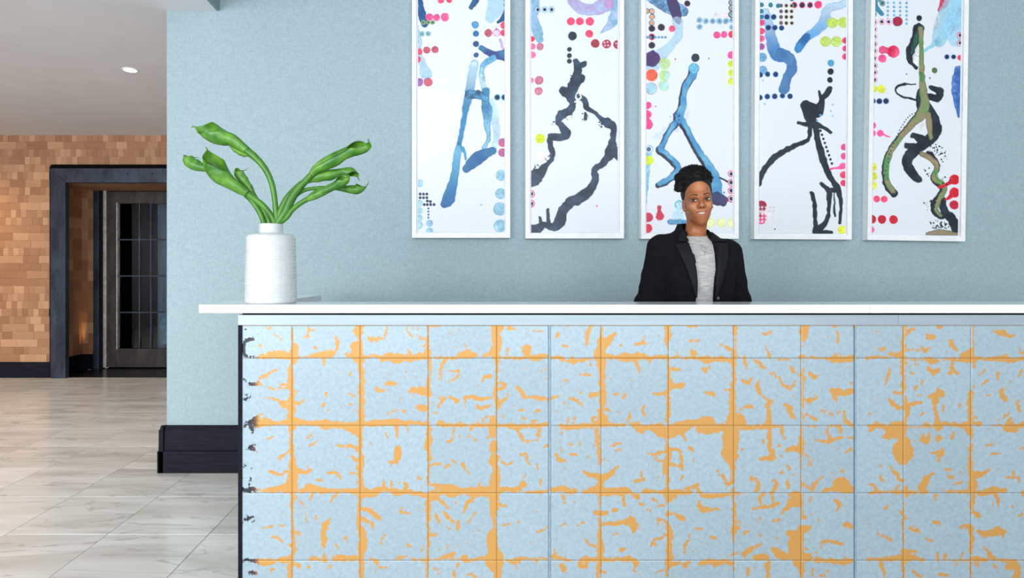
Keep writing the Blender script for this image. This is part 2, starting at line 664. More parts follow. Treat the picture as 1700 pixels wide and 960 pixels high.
# floor: grout bed and one tile each
floor = box('floor', -7.2, 5.4, -0.3, DN + 0.02, -0.06, -0.004, 'grout')
tag(floor, kind='structure')
TX, TY = 0.4745, 0.4895
tile_me = box_mesh(-TX / 2 + 0.0016, TX / 2 - 0.0016, -TY / 2 + 0.0016, TY / 2 - 0.0016, -0.02, 0.0, 0.0012)
tile_me.materials.append(MATS['polished_marble'])
fl = floor.location
for i in range(-9, 15):
    for j in range(-4, 10):
        x = -1.646 + TX * (i + 0.5)
        y = 2.874 + TY * (j + 0.5)
        if x < -5.9 or x > 3.7 or y > DB or (x > -1.5 and y > 4.2) or (x > 0.6 and y < 2.2):
            continue
        t = bpy.data.objects.new('tile', tile_me)
        COL.objects.link(t)
        t.parent = floor
        t.location = Vector((x, y, 0)) - fl

# blue wall with its free left end, timber wall far left, side walls, ceilings
wall = box('wall_back', XL, 5.4, DW, DW + 0.28, 0, 4.2, 'woven_wallpaper')
tag(wall, kind='structure')
tag(box('wall_left', -7.2, -7.05, -7.5, DN, 0, ZC, 'timber_panel'), kind='structure')  # unseen; lengthened and darkened so the door panes reflect dark
tag(box('wall_right', 5.4, 5.5, -2.5, DW + 0.28, 0, 4.2, 'side_wall_paint'), kind='structure')
tag(box('ceiling', -7.2, XS - 0.02, -2.5, DN + 0.3, ZC, ZC + 0.06, 'ceiling_paint'), kind='structure')
tag(box('trim_1', XS - 0.02, XS, -2.5, DW, ZC, 4.2, 'soffit_paint'), kind='structure')
tag(box('ceiling', XS, 5.5, -2.5, DW + 0.28, 4.2, 4.26, 'ceiling_paint'), kind='structure')
tag(box('wall_hall', XL, XL + 0.12, DW + 0.28, DN, 0, ZC, 'side_wall_paint'), kind='structure')

# two-step black baseboard round the wall end
bprof = [(DW, 0), (DW - 0.050, 0), (DW - 0.050, 0.131), (DW - 0.038, 0.137), (DW - 0.034, 0.262), (DW - 0.018, 0.281), (DW, 0.283)]
bb = link('baseboard_back', prism_mesh(bprof, 'x', XL - 0.028, 5.39), 'dark_stain')
tag(bb, kind='structure')
bprof2 = [(XL, 0), (XL - 0.036, 0), (XL - 0.036, 0.131), (XL - 0.028, 0.137), (XL - 0.026, 0.262), (XL - 0.012, 0.281), (XL, 0.283)]
tag(link('baseboard_end', prism_mesh(bprof2, 'y', DW - 0.05, DW + 0.28), 'dark_stain'), kind='structure')

# timber wall of stacked end-grain blocks
xo0, xo1 = (85 - X0) / SB, (85 - X0) / SB + 1.62       # outer edges of the steel door surround
zo = HC + (Y0 - 277) / SB
farw = empty('wall_far', (0, DB, 0))
tag(farw, kind='structure')
bm = bmesh.new()
add_box(bm, -7.1, xo0 + 0.02, 0.012, 0.12, 0, ZC)
add_box(bm, xo0 + 0.02, xo1 - 0.02, 0.012, 0.12, zo - 0.02, ZC)
add_box(bm, xo1 - 0.02, XL, 0.012, 0.12, 0, ZC)
link('backing', bm_mesh(bm), 'room_dark', farw)
RH = 12.6 / SB
BLK = {}


def block_mesh(w):
    k = round(w, 4)
    if k not in BLK:
        me = box_mesh(-w / 2 + 0.0004, w / 2 - 0.0004, -0.012, 0.014, -RH / 2 + 0.0005, RH / 2 - 0.0005, 0.0006)
        me.materials.append(MATS['end_grain_wood'])
        BLK[k] = me
    return BLK[k]


stuff_bm = bmesh.new()
tone_l = stuff_bm.faces.layers.float.new('tone')
count = 0
zb0 = HC - (601 - Y0) / SB
row = 0
z = zb0
while z < ZC - 0.02:
    h = min(RH, ZC - z)
    x = -7.05 + random.random() * 0.1
    kind = random.choice(['n', 'm', 'l', 'mix', 'l'])
    while x < XL - 0.02:
        w = {'n': 0.062, 'm': random.choice([0.062, 0.124]), 'l': random.choice([0.124, 0.186, 0.248]),
             'mix': random.choice([0.062, 0.124, 0.186, 0.31])}[kind]
        x1 = x + w
        zc = z + RH / 2
        blocked = zc + RH * 0.5 > 0 and x1 > xo0 and x < xo1 and z < zo
        a, b_ = x, x1
        if blocked:
            if x < xo0 - 0.02:
                b_ = xo0
            elif x1 > xo1 + 0.02:
                a = xo1
            else:
                x = x1
                continue
        seen = b_ > -5.42 and a < -3.43
        full = abs((b_ - a) - w) < 1e-6 and h > RH * 0.98
        if seen and count < 298:
            if full:
                me = block_mesh(w)
            else:
                me = box_mesh(-(b_ - a) / 2 + 0.0008, (b_ - a) / 2 - 0.0008, -0.012, 0.014, -h / 2 + 0.0008, h / 2 - 0.0008)
                me.materials.append(MATS['end_grain_wood'])
            o = bpy.data.objects.new('wood_block', me)
            COL.objects.link(o)
            o.parent = farw
            o.location = ((a + b_) / 2, random.uniform(-0.002, 0.002), z + h / 2)
            count += 1
        else:
            n0 = len(stuff_bm.faces)
            dy = random.uniform(-0.002, 0.002)
            add_box(stuff_bm, a + 0.0008, b_ - 0.0008, -0.012 + dy, 0.014, z + 0.0008, z + h - 0.0008)
            tv = random.random()
            stuff_bm.faces.ensure_lookup_table()
            for f in stuff_bm.faces[n0:]:
                f[tone_l] = tv
        x = x1
    z += RH
o = link('wood_blocks', bm_mesh(stuff_bm), 'end_grain_wood', farw)
o['kind'] = 'stuff'
print('blocks', count)
tag(box('baseboard_far', -7.05, xo0 + 0.005, DB - 0.03, DB - 0.012, 0, zb0, 'dark_stain'), kind='structure')
tag(box('baseboard_far', xo1 - 0.005, XL, DB - 0.03, DB - 0.012, 0, zb0, 'dark_stain'), kind='structure')

# steel surround of the doorway (mitred plates with rivets) and the niche behind it
xi0 = (114 - X0) / SB
xi1 = xo1 - (xi0 - xo0)
zi = HC + (Y0 - 304.5) / SB
sur = empty('trim_2', ((xo0 + xo1) / 2, DB, 0))
tag(sur, kind='structure')
sl = sur.location


def plate(name, pts, y0, y1, m, parent, off):
    me = prism_mesh([(p[0] - off.x, p[1] - off.z) for p in pts], 'y', y0 - off.y, y1 - off.y)
    bmx = bmesh.new()
    bmx.from_mesh(me)
    bmesh.ops.bevel(bmx, geom=bmx.edges[:], offset=0.003, segments=1, affect='EDGES')
    bmx.to_mesh(me)
    bmx.free()
    return link(name, me, m, parent)


e = 0.028
plate('jamb_plate', [(xo0 + e, 0), (xi0, 0), (xi0, zi), (xo0 + e, zo - e)], DB - 0.06, DB + 0.01, 'blackened_steel', sur, sl)
plate('jamb_plate', [(xi1, 0), (xo1 - e, 0), (xo1 - e, zo - e), (xi1, zi)], DB - 0.06, DB + 0.01, 'blackened_steel', sur, sl)
plate('head_plate', [(xo0 + e, zo - e), (xi0, zi), (xi1, zi), (xo1 - e, zo - e)], DB - 0.06, DB + 0.01, 'blackened_steel', sur, sl)
bm = bmesh.new()
add_box(bm, xo0 - sl.x, xo0 + e - sl.x, -0.03, 0.02, 0, zo)
add_box(bm, xo1 - e - sl.x, xo1 - sl.x, -0.03, 0.02, 0, zo)
add_box(bm, xo0 + e - sl.x, xo1 - e - sl.x, -0.03, 0.02, zo - e, zo)
link('shadow_edge', bm_mesh(bm), 'room_dark', sur)  # near-black colour stands in for the shadow edge round the steel
riv = bmesh.new()
bmesh.ops.create_uvsphere(riv, u_segments=10, v_segments=6, radius=0.011)
riv_me = bm_mesh(riv, smooth=True)
riv_me.materials.append(MATS['blackened_steel'])


def rivet(x, y, z, parent, off):
    o = bpy.data.objects.new('rivet', riv_me)
    COL.objects.link(o)
    o.parent = parent
    o.location = (x - off.x, y - off.y, z - off.z)


xm = (xo0 + e + xi0) / 2 - 0.01
for yy in (325, 366, 407, 448, 487, 530, 570, 600):
    rivet((100 - X0) / SB, DB - 0.06, HC - (yy - Y0) / SB, sur, sl)
for k in range(7):
    rivet((175 + 41 * k - X0) / SB, DB - 0.06, HC + (Y0 - 290) / SB, sur, sl)

# niche: timber-lined sides, soffit and return, black plinth, dark floor
NX0, NX1 = -4.857, xo1 + 0.06
NZ = HC + (Y0 - 317) / SF
nic = empty('wall_niche', ((NX0 + NX1) / 2, DB + 0.3, 0))
tag(nic, kind='structure')
JX = (157 - X0) / SF


def niche_blocks(face, n_cols, a0, b0, z0, z1):
    bmn = bmesh.new()
    tl = bmn.faces.layers.float.new('tone')
    zz = z0
    while zz < z1 - 0.005:
        zt = min(zz + RH * 1.5, z1)
        for c in range(n_cols):
            p0 = a0 + (b0 - a0) * c / n_cols
            p1 = a0 + (b0 - a0) * (c + 1) / n_cols
            dd = random.uniform(0.001, 0.003)
            n0 = len(bmn.faces)
            if face == 'left':
                add_box(bmn, NX0 - 0.02, NX0 + dd, p0, p1, zz, zt)
            elif face == 'right':
                add_box(bmn, NX1 - dd, NX1 + 0.02, p0, p1, zz, zt)
            else:
                add_box(bmn, p0, p1, DN - dd, DN + 0.02, zz, zt)
            bmn.faces.ensure_lookup_table()
            tv = random.random()
            for f in bmn.faces[n0:]:
                f[tl] = tv
        zz = zt
    for v in bmn.verts:
        v.co -= nic.location
    return bm_mesh(bmn)


plz = HC - (588 - Y0) / SF
for face, n, a, b_ in (('left', 3, DB + 0.12, DN), ('right', 3, DB + 0.12, DN), ('back', 2, NX0, JX)):
    o = link('timber_lining', niche_blocks(face, n, a, b_, plz, NZ), 'end_grain_wood', nic)
    o['kind'] = 'stuff'
bm = bmesh.new()
add_box(bm, NX0 - 0.02, NX0 + 0.012, DB + 0.12, DN, 0, plz)
add_box(bm, NX0, JX, DN - 0.012, DN + 0.02, 0, plz)
add_box(bm, NX1 - 0.012, NX1 + 0.02, DB + 0.12, DN, 0, plz)
for v in bm.verts:
    v.co -= nic.location
link('plinth', bm_mesh(bm), 'black_edge', nic)
box('niche_soffit', NX0, NX1, DB + 0.01, DN + 0.02, NZ, NZ + 0.03, 'end_grain_wood', nic)
box('niche_floor', NX0, NX1, DB - 0.005, DN + 0.02, -0.03, 0.002, 'dark_niche_floor', nic)

# riveted steel jambs, bright strip and the glazed door
dr = empty('door_1', ((178 - X0) / SF, DN, 0))
tag(dr, kind='structure')
dl = dr.location


def dbox(name, x0, x1, y0, y1, z0, z1, m, parent=None, bevel=0.002):
    return box(name, x0, x1, y0, y1, z0, z1, m, dr if parent is None else parent, bevel)


X = lambda px: (px - X0) / SF
Z = lambda py: HC - (py - Y0) / SF
dz0 = Z(610)
dbox('jamb', X(157), X(166), DN - 0.03, DN + 0.06, 0, NZ, 'blackened_steel')
dbox('jamb', X(166.5), X(171.5), DN - 0.01, DN + 0.06, 0, NZ, 'black_edge')
dbox('strip', X(172.5), X(177.5), DN - 0.02, DN + 0.05, dz0, NZ, 'bright_metal')
for k in range(12):
    rivet(X(161), DN - 0.03, 0.12 + k * 0.185, dr, dl)
DRX = X(313)
dbox('stile', X(178), X(195), DN, DN + 0.05, dz0, Z(318), 'bronze_metal')
dbox('stile', X(295), DRX, DN, DN + 0.05, dz0, Z(318), 'bronze_metal')
dbox('rail', X(195), X(295), DN, DN + 0.05, Z(338), Z(318), 'bronze_metal')
dbox('rail', X(195), X(295), DN, DN + 0.05, dz0, Z(579), 'bronze_metal')
dbox('glazing_bead', X(193.5), X(195.5), DN - 0.008, DN + 0.02, Z(580), Z(337), 'bright_metal', bevel=0.0)
dbox('jamb', DRX + 0.01, NX1, DN - 0.03, DN + 0.06, 0, NZ, 'blackened_steel')
gx = [195, 231, 250, 295]
gy = [338, 398, 458.5, 519, 579]
for a in (231, 250):
    dbox('muntin', X(a) - 0.008, X(a) + 0.008, DN + 0.003, DN + 0.045, Z(579), Z(338), 'blackened_steel')
for a in (398, 458.5, 519):
    dbox('muntin', X(195), X(295), DN + 0.005, DN + 0.043, Z(a) - 0.009, Z(a) + 0.009, 'blackened_steel')
for a, b_ in zip(gx[:-1], gx[1:]):
    for c, d in zip(gy[:-1], gy[1:]):
        dbox('pane', X(a) + 0.004, X(b_) - 0.004, DN + 0.022, DN + 0.028, Z(d) + 0.004, Z(c) - 0.004, 'door_glass', bevel=0.0)
# dark room beyond the door
bm = bmesh.new()
x0, x1 = X(172), NX1 + 0.3
add_box(bm, x0, x1, DN + 1.9, DN + 1.95, 0, NZ + 0.2)
add_box(bm, x0 - 0.05, x0, DN + 0.06, DN + 1.95, 0, NZ + 0.2)
add_box(bm, x1, x1 + 0.05, DN + 0.06, DN + 1.95, 0, NZ + 0.2)
add_box(bm, x0, x1, DN + 0.06, DN + 1.95, NZ, NZ + 0.05)
add_box(bm, x0, x1, DN + 0.06, DN + 1.95, -0.05, -0.002)
tag(link('wall_beyond', bm_mesh(bm), 'room_dark'), kind='structure')
bp_ = box('reflection_panel', X(251.5), X(299), DN + 0.16, DN + 0.19, 0.0, Z(336), 'blue_reflection', bevel=0.004)  # blue reflection in the right panes, built as a panel
tag(bp_, 'dull blue upright panel standing in for the reflection in the right door panes', 'panel')
lb = box('reflection_board', -0.075, 0.075, -0.006, 0.006, 0.0, 0.42, 'pale_board', bevel=0.002)  # ghost reflection low in the glass, built as a leaning board
lb.location = (X(268), DN + 0.11, Z(572) + 0.2)
lb.rotation_euler = (math.radians(-9), math.radians(-9), 0)
tag(lb, 'pale blue board standing in for a ghost reflection in the lowest right pane', 'board')


# ------------------------------------------------------------------ lamps set into ceiling and floor
def downlight(px, py, label):
    D = (ZC - HC) * F / (Y0 - py)
    p = P(px, py, D)
    r = empty('ceiling_downlight', (p.x, p.y, ZC))
    tag(r, label, 'ceiling light')
    ring = lathe_mesh([(0.050, 0.012), (0.062, 0.004), (0.064, -0.004), (0.052, -0.006), (0.047, 0.004)], 40)
    link('trim_ring', ring, 'white_frame', r)
    disc = lathe_mesh([(0.0005, -0.0015), (0.047, -0.0015), (0.047, -0.004), (0.0005, -0.004)], 40)
    link('lens', disc, 'lens_glow', r)
    s = spot('downlight_beam', (p.x, p.y, ZC - 0.02), (p.x, p.y, 0), 60, (1.0, 0.86, 0.70), 110, 0.9, 0.04)
    return r


downlight(216, 116, 'round recessed white ceiling downlight glowing above the hall floor')
# unseen fill spots added over the hall, then wall-washing downlights left of the doorway
for hx, hy in ((-2.63, 2.2), (-4.6, 2.2), (-4.6, 4.9), (-6.2, 4.9)):
    spot('hall_fill_spot', (hx, hy, ZC - 0.03), (hx, hy, 0), 55, (1.0, 0.95, 0.88), 130, 1.0, 0.05)
for x, pw in ((-5.95, 110), (-4.95, 14)):
    spot('wall_washer', (x, DB - 0.75, ZC - 0.03), (x + 0.0, DB, 0.9), pw, (1.0, 0.72, 0.42), 105, 1.0, 0.06)


def uplight(x, y, z, rad, label, m):
    r = empty('floor_uplight', (x, y, z))
    tag(r, label, 'floor light')
    link('bezel', lathe_mesh([(rad, 0.0), (rad * 1.35, 0.0), (rad * 1.3, 0.003), (rad, 0.004)], 32), 'bright_metal', r)
    link('lens', lathe_mesh([(0.0004, 0.0), (rad, 0.0), (rad * 0.9, 0.003), (0.0004, 0.0035)], 32), m, r)
    return r


uplight(P(153, 640, 1243.4 / 185).x, 1243.4 / 185, 0.0, 0.021, 'small round floor light glowing in the marble in front of the doorway', 'lens_glow')
uplight(-4.70, DN - 0.10, 0.002, 0.014, 'small amber floor light inside the dark door niche', 'amber_glow')
spot('niche_uplight', (-4.822, DN - 0.045, 0.10), (-4.842, DN - 0.018, 0.75), 9, (1.0, 0.52, 0.16), 15, 0.8, 0.006).data.energy = 26


# ------------------------------------------------------------------ reception desk
SD = 427.7
DD = F / SD                                   # depth of the desk front
ZT = HC - (506 - Y0) / 430.0                  # top of the counter
DT = F / 430.0
DXL = (395.5 - X0) / SD
dx = lambda px: (px - X0) / SD
dzz = lambda py: HC - (py - Y0) / SD
DR = 3.05
desk = empty('reception_desk', (dx(1100), DD, 0))
tag(desk, 'long reception desk faced in pale silver leaf squares with orange gold cracks', 'desk')
ko = desk.location
box('top_rail', DXL, dx(1491) - 0.0006, DD - 0.004, DD + 0.03, dzz(540), dzz(523), 'aluminium', desk, 0.0012)
box('top_rail', dx(1491) + 0.0006, DR, DD - 0.004, DD + 0.03, dzz(540), dzz(523), 'aluminium', desk, 0.0012)
box('shadow_gap', DXL + 0.012, DR, DD + 0.012, DD + 0.03, dzz(523) - 0.001, ZT - 0.0335, 'black_edge', desk)
box('end_strip', DXL, dx(402), DD - 0.003, DD + 0.05, 0.0, dzz(540), 'black_edge', desk, 0.001)
box('core_panel', dx(402), DR, DD + 0.012, DD + 0.045, 0.0, dzz(523) - 0.001, 'desk_core', desk)
box('side_panel', DXL, DXL + 0.045, DD + 0.05, 3.44, 0.0, ZT - 0.0335, 'black_edge', desk)
box('work_surface', DXL + 0.05, DR, DD + 0.046, DD + 0.30, 0.775, 0.80, 'work_laminate', desk, 0.002)
box('end_panel', DR - 0.03, DR, DD + 0.046, DD + 0.27, 0.0, 0.774, 'desk_core', desk)
box('end_panel', DR - 0.03, DR, DD + 0.046, DD + 0.25, 0.801, ZT - 0.0335, 'desk_core', desk)

STROKES = {
(400, 535): "380,10,3 378,100,5 383,140,6 400,180,22 395,220,25 400,270,28 378,310,8 375,340,16 368,400,18 368,450,22 378,520,14 372,580,16 378,640,26 375,700,22 380,760,30 372,820,8 375,900,10 372,960,14;880,10,25 865,60,30 882,110,12 885,145,8 865,190,38 865,240,45 885,270,30 888,330,14 900,440,14 895,500,18 900,580,18 895,640,16 895,710,24 890,760,30 870,820,30 885,860,10 885,920,12 875,945,16;110,265,4 180,255,14 250,240,26 330,245,22 400,265,20;420,262,4 500,255,6 560,245,14 620,240,18 650,230,26 690,245,8 710,200,8 718,150,12 702,95,4;780,245,12 850,250,20;610,255,10 615,330,4;900,262,6 960,255,8 1000,250,8 1050,270,18 1110,255,28 1160,270,40;100,740,30 200,745,26 260,755,12 330,745,14 400,735,28 470,745,12 560,750,16 620,755,28 700,760,26 780,770,20 850,790,40;880,750,20 960,750,22 1060,750,24 1160,745,20;265,350,5 205,380,8 140,415,9;190,385,5 192,430,3;290,462,4 340,465,6 365,455,6;195,480,5 240,497,6 290,490,4 350,492,5;160,565,4 230,562,5 280,580,8 320,610,18 345,630,5;105,460,6 150,462,8;125,440,7;245,85,5 300,130,5;185,40,4 215,50,5 220,25,4;500,25,5 497,90,5;500,55,8 545,58,6;460,115,6 500,108,9;550,185,10 560,205,4;140,168,8;400,525,5 430,517,4;400,605,12 450,600,5 470,572,3;615,600,12 600,630,4;645,660,8;630,530,6 640,550,5;812,375,12 820,395,6;815,605,12;795,530,5 835,550,8;860,520,4 885,535,8;1090,455,14 1130,455,18;1000,500,14 1060,512,8;1090,500,6;1160,650,5 1090,680,6;500,855,10 515,840,6;515,910,8 565,885,7;720,915,8 800,920,8 880,940,14;180,870,4 245,845,4;960,880,4 965,905,4;1075,830,8 1085,850,4;950,125,10 990,130,14 1060,115,4 1080,80,5 1078,20,4;1155,780,10 1155,860,6;100,118,6 50,130,10 22,170,10 15,220,14 40,250,7 110,265,3;15,430,5 40,440,4;65,465,8 115,462,10;10,570,6 40,570,7 72,545,5;10,790,4 40,755,6 90,740,12;80,770,16 85,820,4;40,750,3 110,715,10 160,675,4;40,940,5 100,910,6;60,930,12 110,950,5",
(400, 745): "375,0,12 385,60,14 385,120,24 385,180,38 375,240,34 375,300,34;375,320,12 378,380,10 380,450,5 382,540,6 390,600,10 393,680,10 398,720,14 385,780,10 378,830,14 365,890,16 362,960,16;870,0,14 890,50,12 890,100,24 880,160,20 885,220,12 890,280,18 890,320,22 885,370,10 873,480,10 878,560,12 900,620,22 905,690,30 895,760,22 895,820,20 890,900,14 890,960,12;10,308,12 80,305,16 130,308,6 200,308,12 260,300,22 330,300,26 400,305,22;440,315,10 500,298,26 580,305,24 650,310,16 720,315,10 760,308,12 840,318,16 900,330,30 960,335,24 1030,305,18 1080,305,12 1160,315,14;360,20,6 320,45,5 270,75,4;400,150,20 430,165,16 480,180,12 530,150,5;210,175,10 250,185,10 300,190,8 350,170,8;640,185,5 690,180,8 730,200,10 735,225,8;690,150,4 690,180,6;575,238,8 600,232,6;815,60,6 860,85,10 890,100,12;820,182,6 840,182,5;730,320,8 690,360,8 660,395,4;530,330,8 525,370,5 505,385,4;410,365,12;440,400,8 480,430,4;480,480,6 480,520,5 490,550,4;425,530,5;548,490,5 555,525,4;665,525,6 630,550,22 615,600,16 615,680,16 612,730,10;615,790,12 625,830,16;160,590,4 240,577,6;285,570,6 320,573,6;230,660,4 270,655,5 310,690,8;345,715,5 390,715,10;410,610,10 450,655,4;775,655,8 785,690,6;705,715,8 718,740,4;890,440,14 960,470,12 1000,490,14 1035,520,12;900,520,14 950,545,8;975,560,12 978,590,5;1070,630,6 1050,670,7 1032,720,3;1090,98,5 1150,105,12;1155,30,12 1155,100,14;1055,230,4 1060,290,10;1115,240,4 1120,300,8;110,830,12 180,845,22 240,840,18;280,820,14 330,825,28 370,835,16;500,825,5 540,810,14 590,828,5;680,820,8 730,812,22 790,815,16 860,812,14;425,860,20 430,885,10;505,880,14;640,885,8 670,875,8;230,890,12 215,930,4;970,820,8 1005,830,14 1010,860,6;1030,875,6 1080,885,6;15,540,6 60,515,8 95,505,6;15,840,8 70,825,14 110,830,10;70,910,12 110,925,12;10,215,5;15,135,5 50,120,4;75,150,6;70,215,4 65,270,5;90,20,6 70,10,5",
(655, 535): "243,10,6 245,100,6 245,190,10 245,240,22 265,290,12 262,400,8 255,450,12 252,510,16 252,560,4 250,640,4 250,740,4 255,780,14 255,860,20 245,940,20;770,10,30 755,60,34 752,110,34 758,170,26 745,230,32 758,280,12 762,380,8 755,440,6 748,510,12 752,560,12 765,620,14 760,650,4;755,650,3 755,700,3;740,730,28 730,780,20 740,850,10 715,850,6;735,900,20 735,940,30;0,265,26 60,265,18 110,270,22 160,262,18 220,250,18 240,262,16;300,262,8 340,262,3 450,264,4 500,245,18 550,240,26 600,245,14;640,255,3 700,240,16;770,258,3 850,262,5 900,268,10 960,268,8;950,220,16 975,190,28 975,240,20 1010,265,16 1060,260,20 1140,255,12;0,755,16 60,755,16 120,748,12 200,750,10 250,755,10;330,750,18 400,765,10 480,760,16 540,765,6;560,765,5 620,765,14 680,765,10 740,765,14 800,770,10;800,770,8 900,778,18 980,772,14 1060,775,16 1140,755,10;100,40,4 85,60,4 130,108,4;165,100,7 200,120,8 235,128,5;175,45,4 165,70,3;140,45,3;100,210,6 118,245,9;180,240,14;190,178,4 225,172,5;260,30,5 330,25,5;480,60,6;850,50,16 870,48,12;840,190,8 835,240,7;1030,62,4 1090,70,4 1105,90,3;385,270,10 350,320,10 340,370,10 345,410,5 325,428,4;430,270,10 460,270,6;420,365,5 475,360,6 480,390,6 440,425,5 405,435,3;645,445,5 660,410,9 710,400,12;100,515,5 150,500,24 200,505,28 250,530,14 285,543,4;190,630,22 235,640,16;145,630,4;70,660,14;10,460,6;330,560,5 365,570,9 345,600,9 328,632,6;410,550,8 430,570,8 460,590,10 490,575,6;520,550,12 560,555,14 620,568,10 680,568,10 725,565,6;520,590,6 523,625,4;600,630,6 640,640,12 680,625,8 710,620,4;300,675,10;645,730,5 680,705,6 750,695,5;790,445,8 820,460,12 795,490,12 770,495,8;910,480,8 940,520,14 960,560,8 1000,555,8 1060,560,10 1100,570,12 1140,575,14;770,630,8 800,590,14 825,570,5;840,545,8;920,655,5 950,652,11;1035,675,5 1075,655,9;805,700,9;945,712,6 985,718,6;1020,735,6 1050,730,8;1090,365,3 1130,350,4;440,790,5 435,840,6 425,880,7 385,888,4;570,780,12 560,810,5;550,850,12;600,870,12;480,850,5;700,780,6 720,830,8 690,860,6;910,800,10 940,860,10 960,885,8;960,885,6 1020,880,5 1060,880,5;1070,800,12 1060,830,8 1080,850,8;1140,910,5 1105,930,5;100,780,6 98,820,3;25,930,16 30,960,20",
(655, 745): "20,0,20 30,50,24 15,100,10;255,0,14 258,50,14 255,120,6 248,200,6 245,260,8;270,265,12 330,275,8 400,285,16 450,285,12;255,330,8 250,400,14 252,480,12 250,560,8 252,650,8 248,740,7 245,820,7;245,820,14 240,870,6 238,945,7;735,0,18 740,40,10 735,100,34 745,160,22 750,220,30 745,290,32 735,340,30 738,400,24 730,450,26 738,520,10 738,580,10 725,640,26 725,700,32 735,760,36 740,830,60 745,880,30 765,910,30 760,955,26;0,330,20 80,325,14 160,330,14 240,345,16 300,345,36;300,290,4 340,300,10;360,310,24 410,315,36 470,320,24 540,320,20 600,325,36 660,320,34 720,320,30 780,308,18 850,305,14 920,300,20;630,260,6 625,290,12;940,320,4 1000,325,6 1080,315,12 1140,318,6;330,370,8 360,410,8 415,448,5;230,420,8 270,370,14;370,470,8 400,520,10 440,550,7;580,370,10 545,400,12 520,440,8 512,475,6;460,385,4 455,410,4;595,480,5 570,520,6 540,550,4;310,480,5 315,520,10 335,550,5;270,640,10 310,635,6;470,545,10 470,590,14;390,590,5 410,600,5;505,650,6;400,715,6 390,740,7;105,720,10 118,725,8;340,752,5;190,780,4 220,725,5;930,45,5 980,40,7 982,90,6 1010,130,4;845,120,4 875,95,7;770,60,12;790,90,6 825,125,4;500,110,10 520,155,8;425,85,5 450,105,5;370,140,6 410,125,6;280,120,6 340,115,9;945,285,14 950,230,7 975,190,4;965,270,16;1088,220,4 1085,270,7;1060,110,4 1062,155,5;1050,65,5;770,415,8 830,430,8;800,570,4 870,555,6;920,545,9;1040,625,3 1110,600,6 1130,580,5;50,420,3 40,470,6 110,480,6;60,240,4 90,270,10 80,300,16;170,210,8 200,235,5;200,290,6;0,822,3 60,805,10 85,800,8;130,822,10 160,825,6;190,825,4 245,830,12;280,822,4 340,820,6 380,800,16 440,775,12;400,820,5 480,820,7 520,815,20 550,830,14;560,825,3 650,815,16;820,825,4 880,840,14 940,815,14;940,815,8 1020,818,7 1130,815,7;890,850,6 910,895,3;1060,835,10 1050,850,6;465,855,14 465,880,5;290,885,4 320,895,8 340,925,5;440,920,10 448,955,6;540,935,5 580,930,7 605,955,6",
(910, 535): "397,10,5 395,90,8 400,150,30 395,200,34 385,260,40 395,300,30 405,360,18 398,450,20 408,500,22 410,550,26 400,620,16 385,690,18 410,740,36;430,160,24 460,125,18 495,90,14;365,800,12 365,880,10 370,960,10;890,10,22 885,60,18 890,110,22 885,160,10 890,200,3;890,280,6 892,350,8 895,430,12 900,470,20 890,520,16 888,580,12 892,660,14 885,740,12;885,860,6 885,960,8;0,268,3 60,265,12 90,262,20 130,285,8 200,290,14 240,290,14 300,272,6 330,268,4;170,265,8 200,280,8;310,280,8 318,320,5;440,258,14 500,262,16 560,262,22 620,262,32 690,252,16 750,265,12 810,258,12 880,255,14;752,270,10 753,305,5;650,290,14 665,350,8 685,378,5;890,270,5 960,262,8 1050,265,8 1160,272,12;955,230,12;1070,235,26;90,765,12 150,778,14 220,778,14 300,770,16 360,760,18 460,760,12 520,765,8 570,765,10;620,755,12 660,770,24 695,800,26 740,785,12;770,780,24 830,800,40 880,820,44 940,790,44 1000,770,38 1060,755,24 1120,745,26 1160,745,32;1000,820,14 1020,880,6;1110,790,16 1125,820,8;105,780,8 108,830,3;150,715,6 145,750,6;195,715,8 185,750,6;68,98,16;105,170,8 140,182,10;325,20,14 300,60,16 285,110,12 285,160,14;150,38,6;535,172,10;635,165,4 680,165,10 745,155,4;705,140,7 712,110,3;820,105,6;850,20,5 880,25,14;1020,20,10 1060,25,12 1100,30,12;960,80,5;1055,138,10 1090,145,8 1125,132,6;225,388,4 270,392,8 315,390,6;110,430,4 148,435,7;98,478,6;220,510,4 255,528,5;20,555,7 50,558,10 80,545,5;155,560,6 190,575,10 230,590,10 248,630,4;120,600,10;145,635,6;310,540,12 340,540,18 370,540,8;320,550,12;505,525,10 490,540,6;575,540,12 545,568,4;50,660,4 70,668,4;80,885,8;145,895,4 185,915,6;225,880,4 240,915,4;465,915,5 500,908,8 545,893,4;610,670,4 600,710,10 585,735,6;710,620,5 700,660,8 712,690,7;765,530,4 810,532,10 870,528,8;818,438,6;920,350,12 975,352,8;940,475,16 980,470,22 1005,460,10;850,520,8;775,635,6;20,368,5;330,720,10 350,705,6;430,640,10 450,665,5;900,935,10 940,940,8 985,960,8;1045,925,10 1075,955,8;1150,345,8",
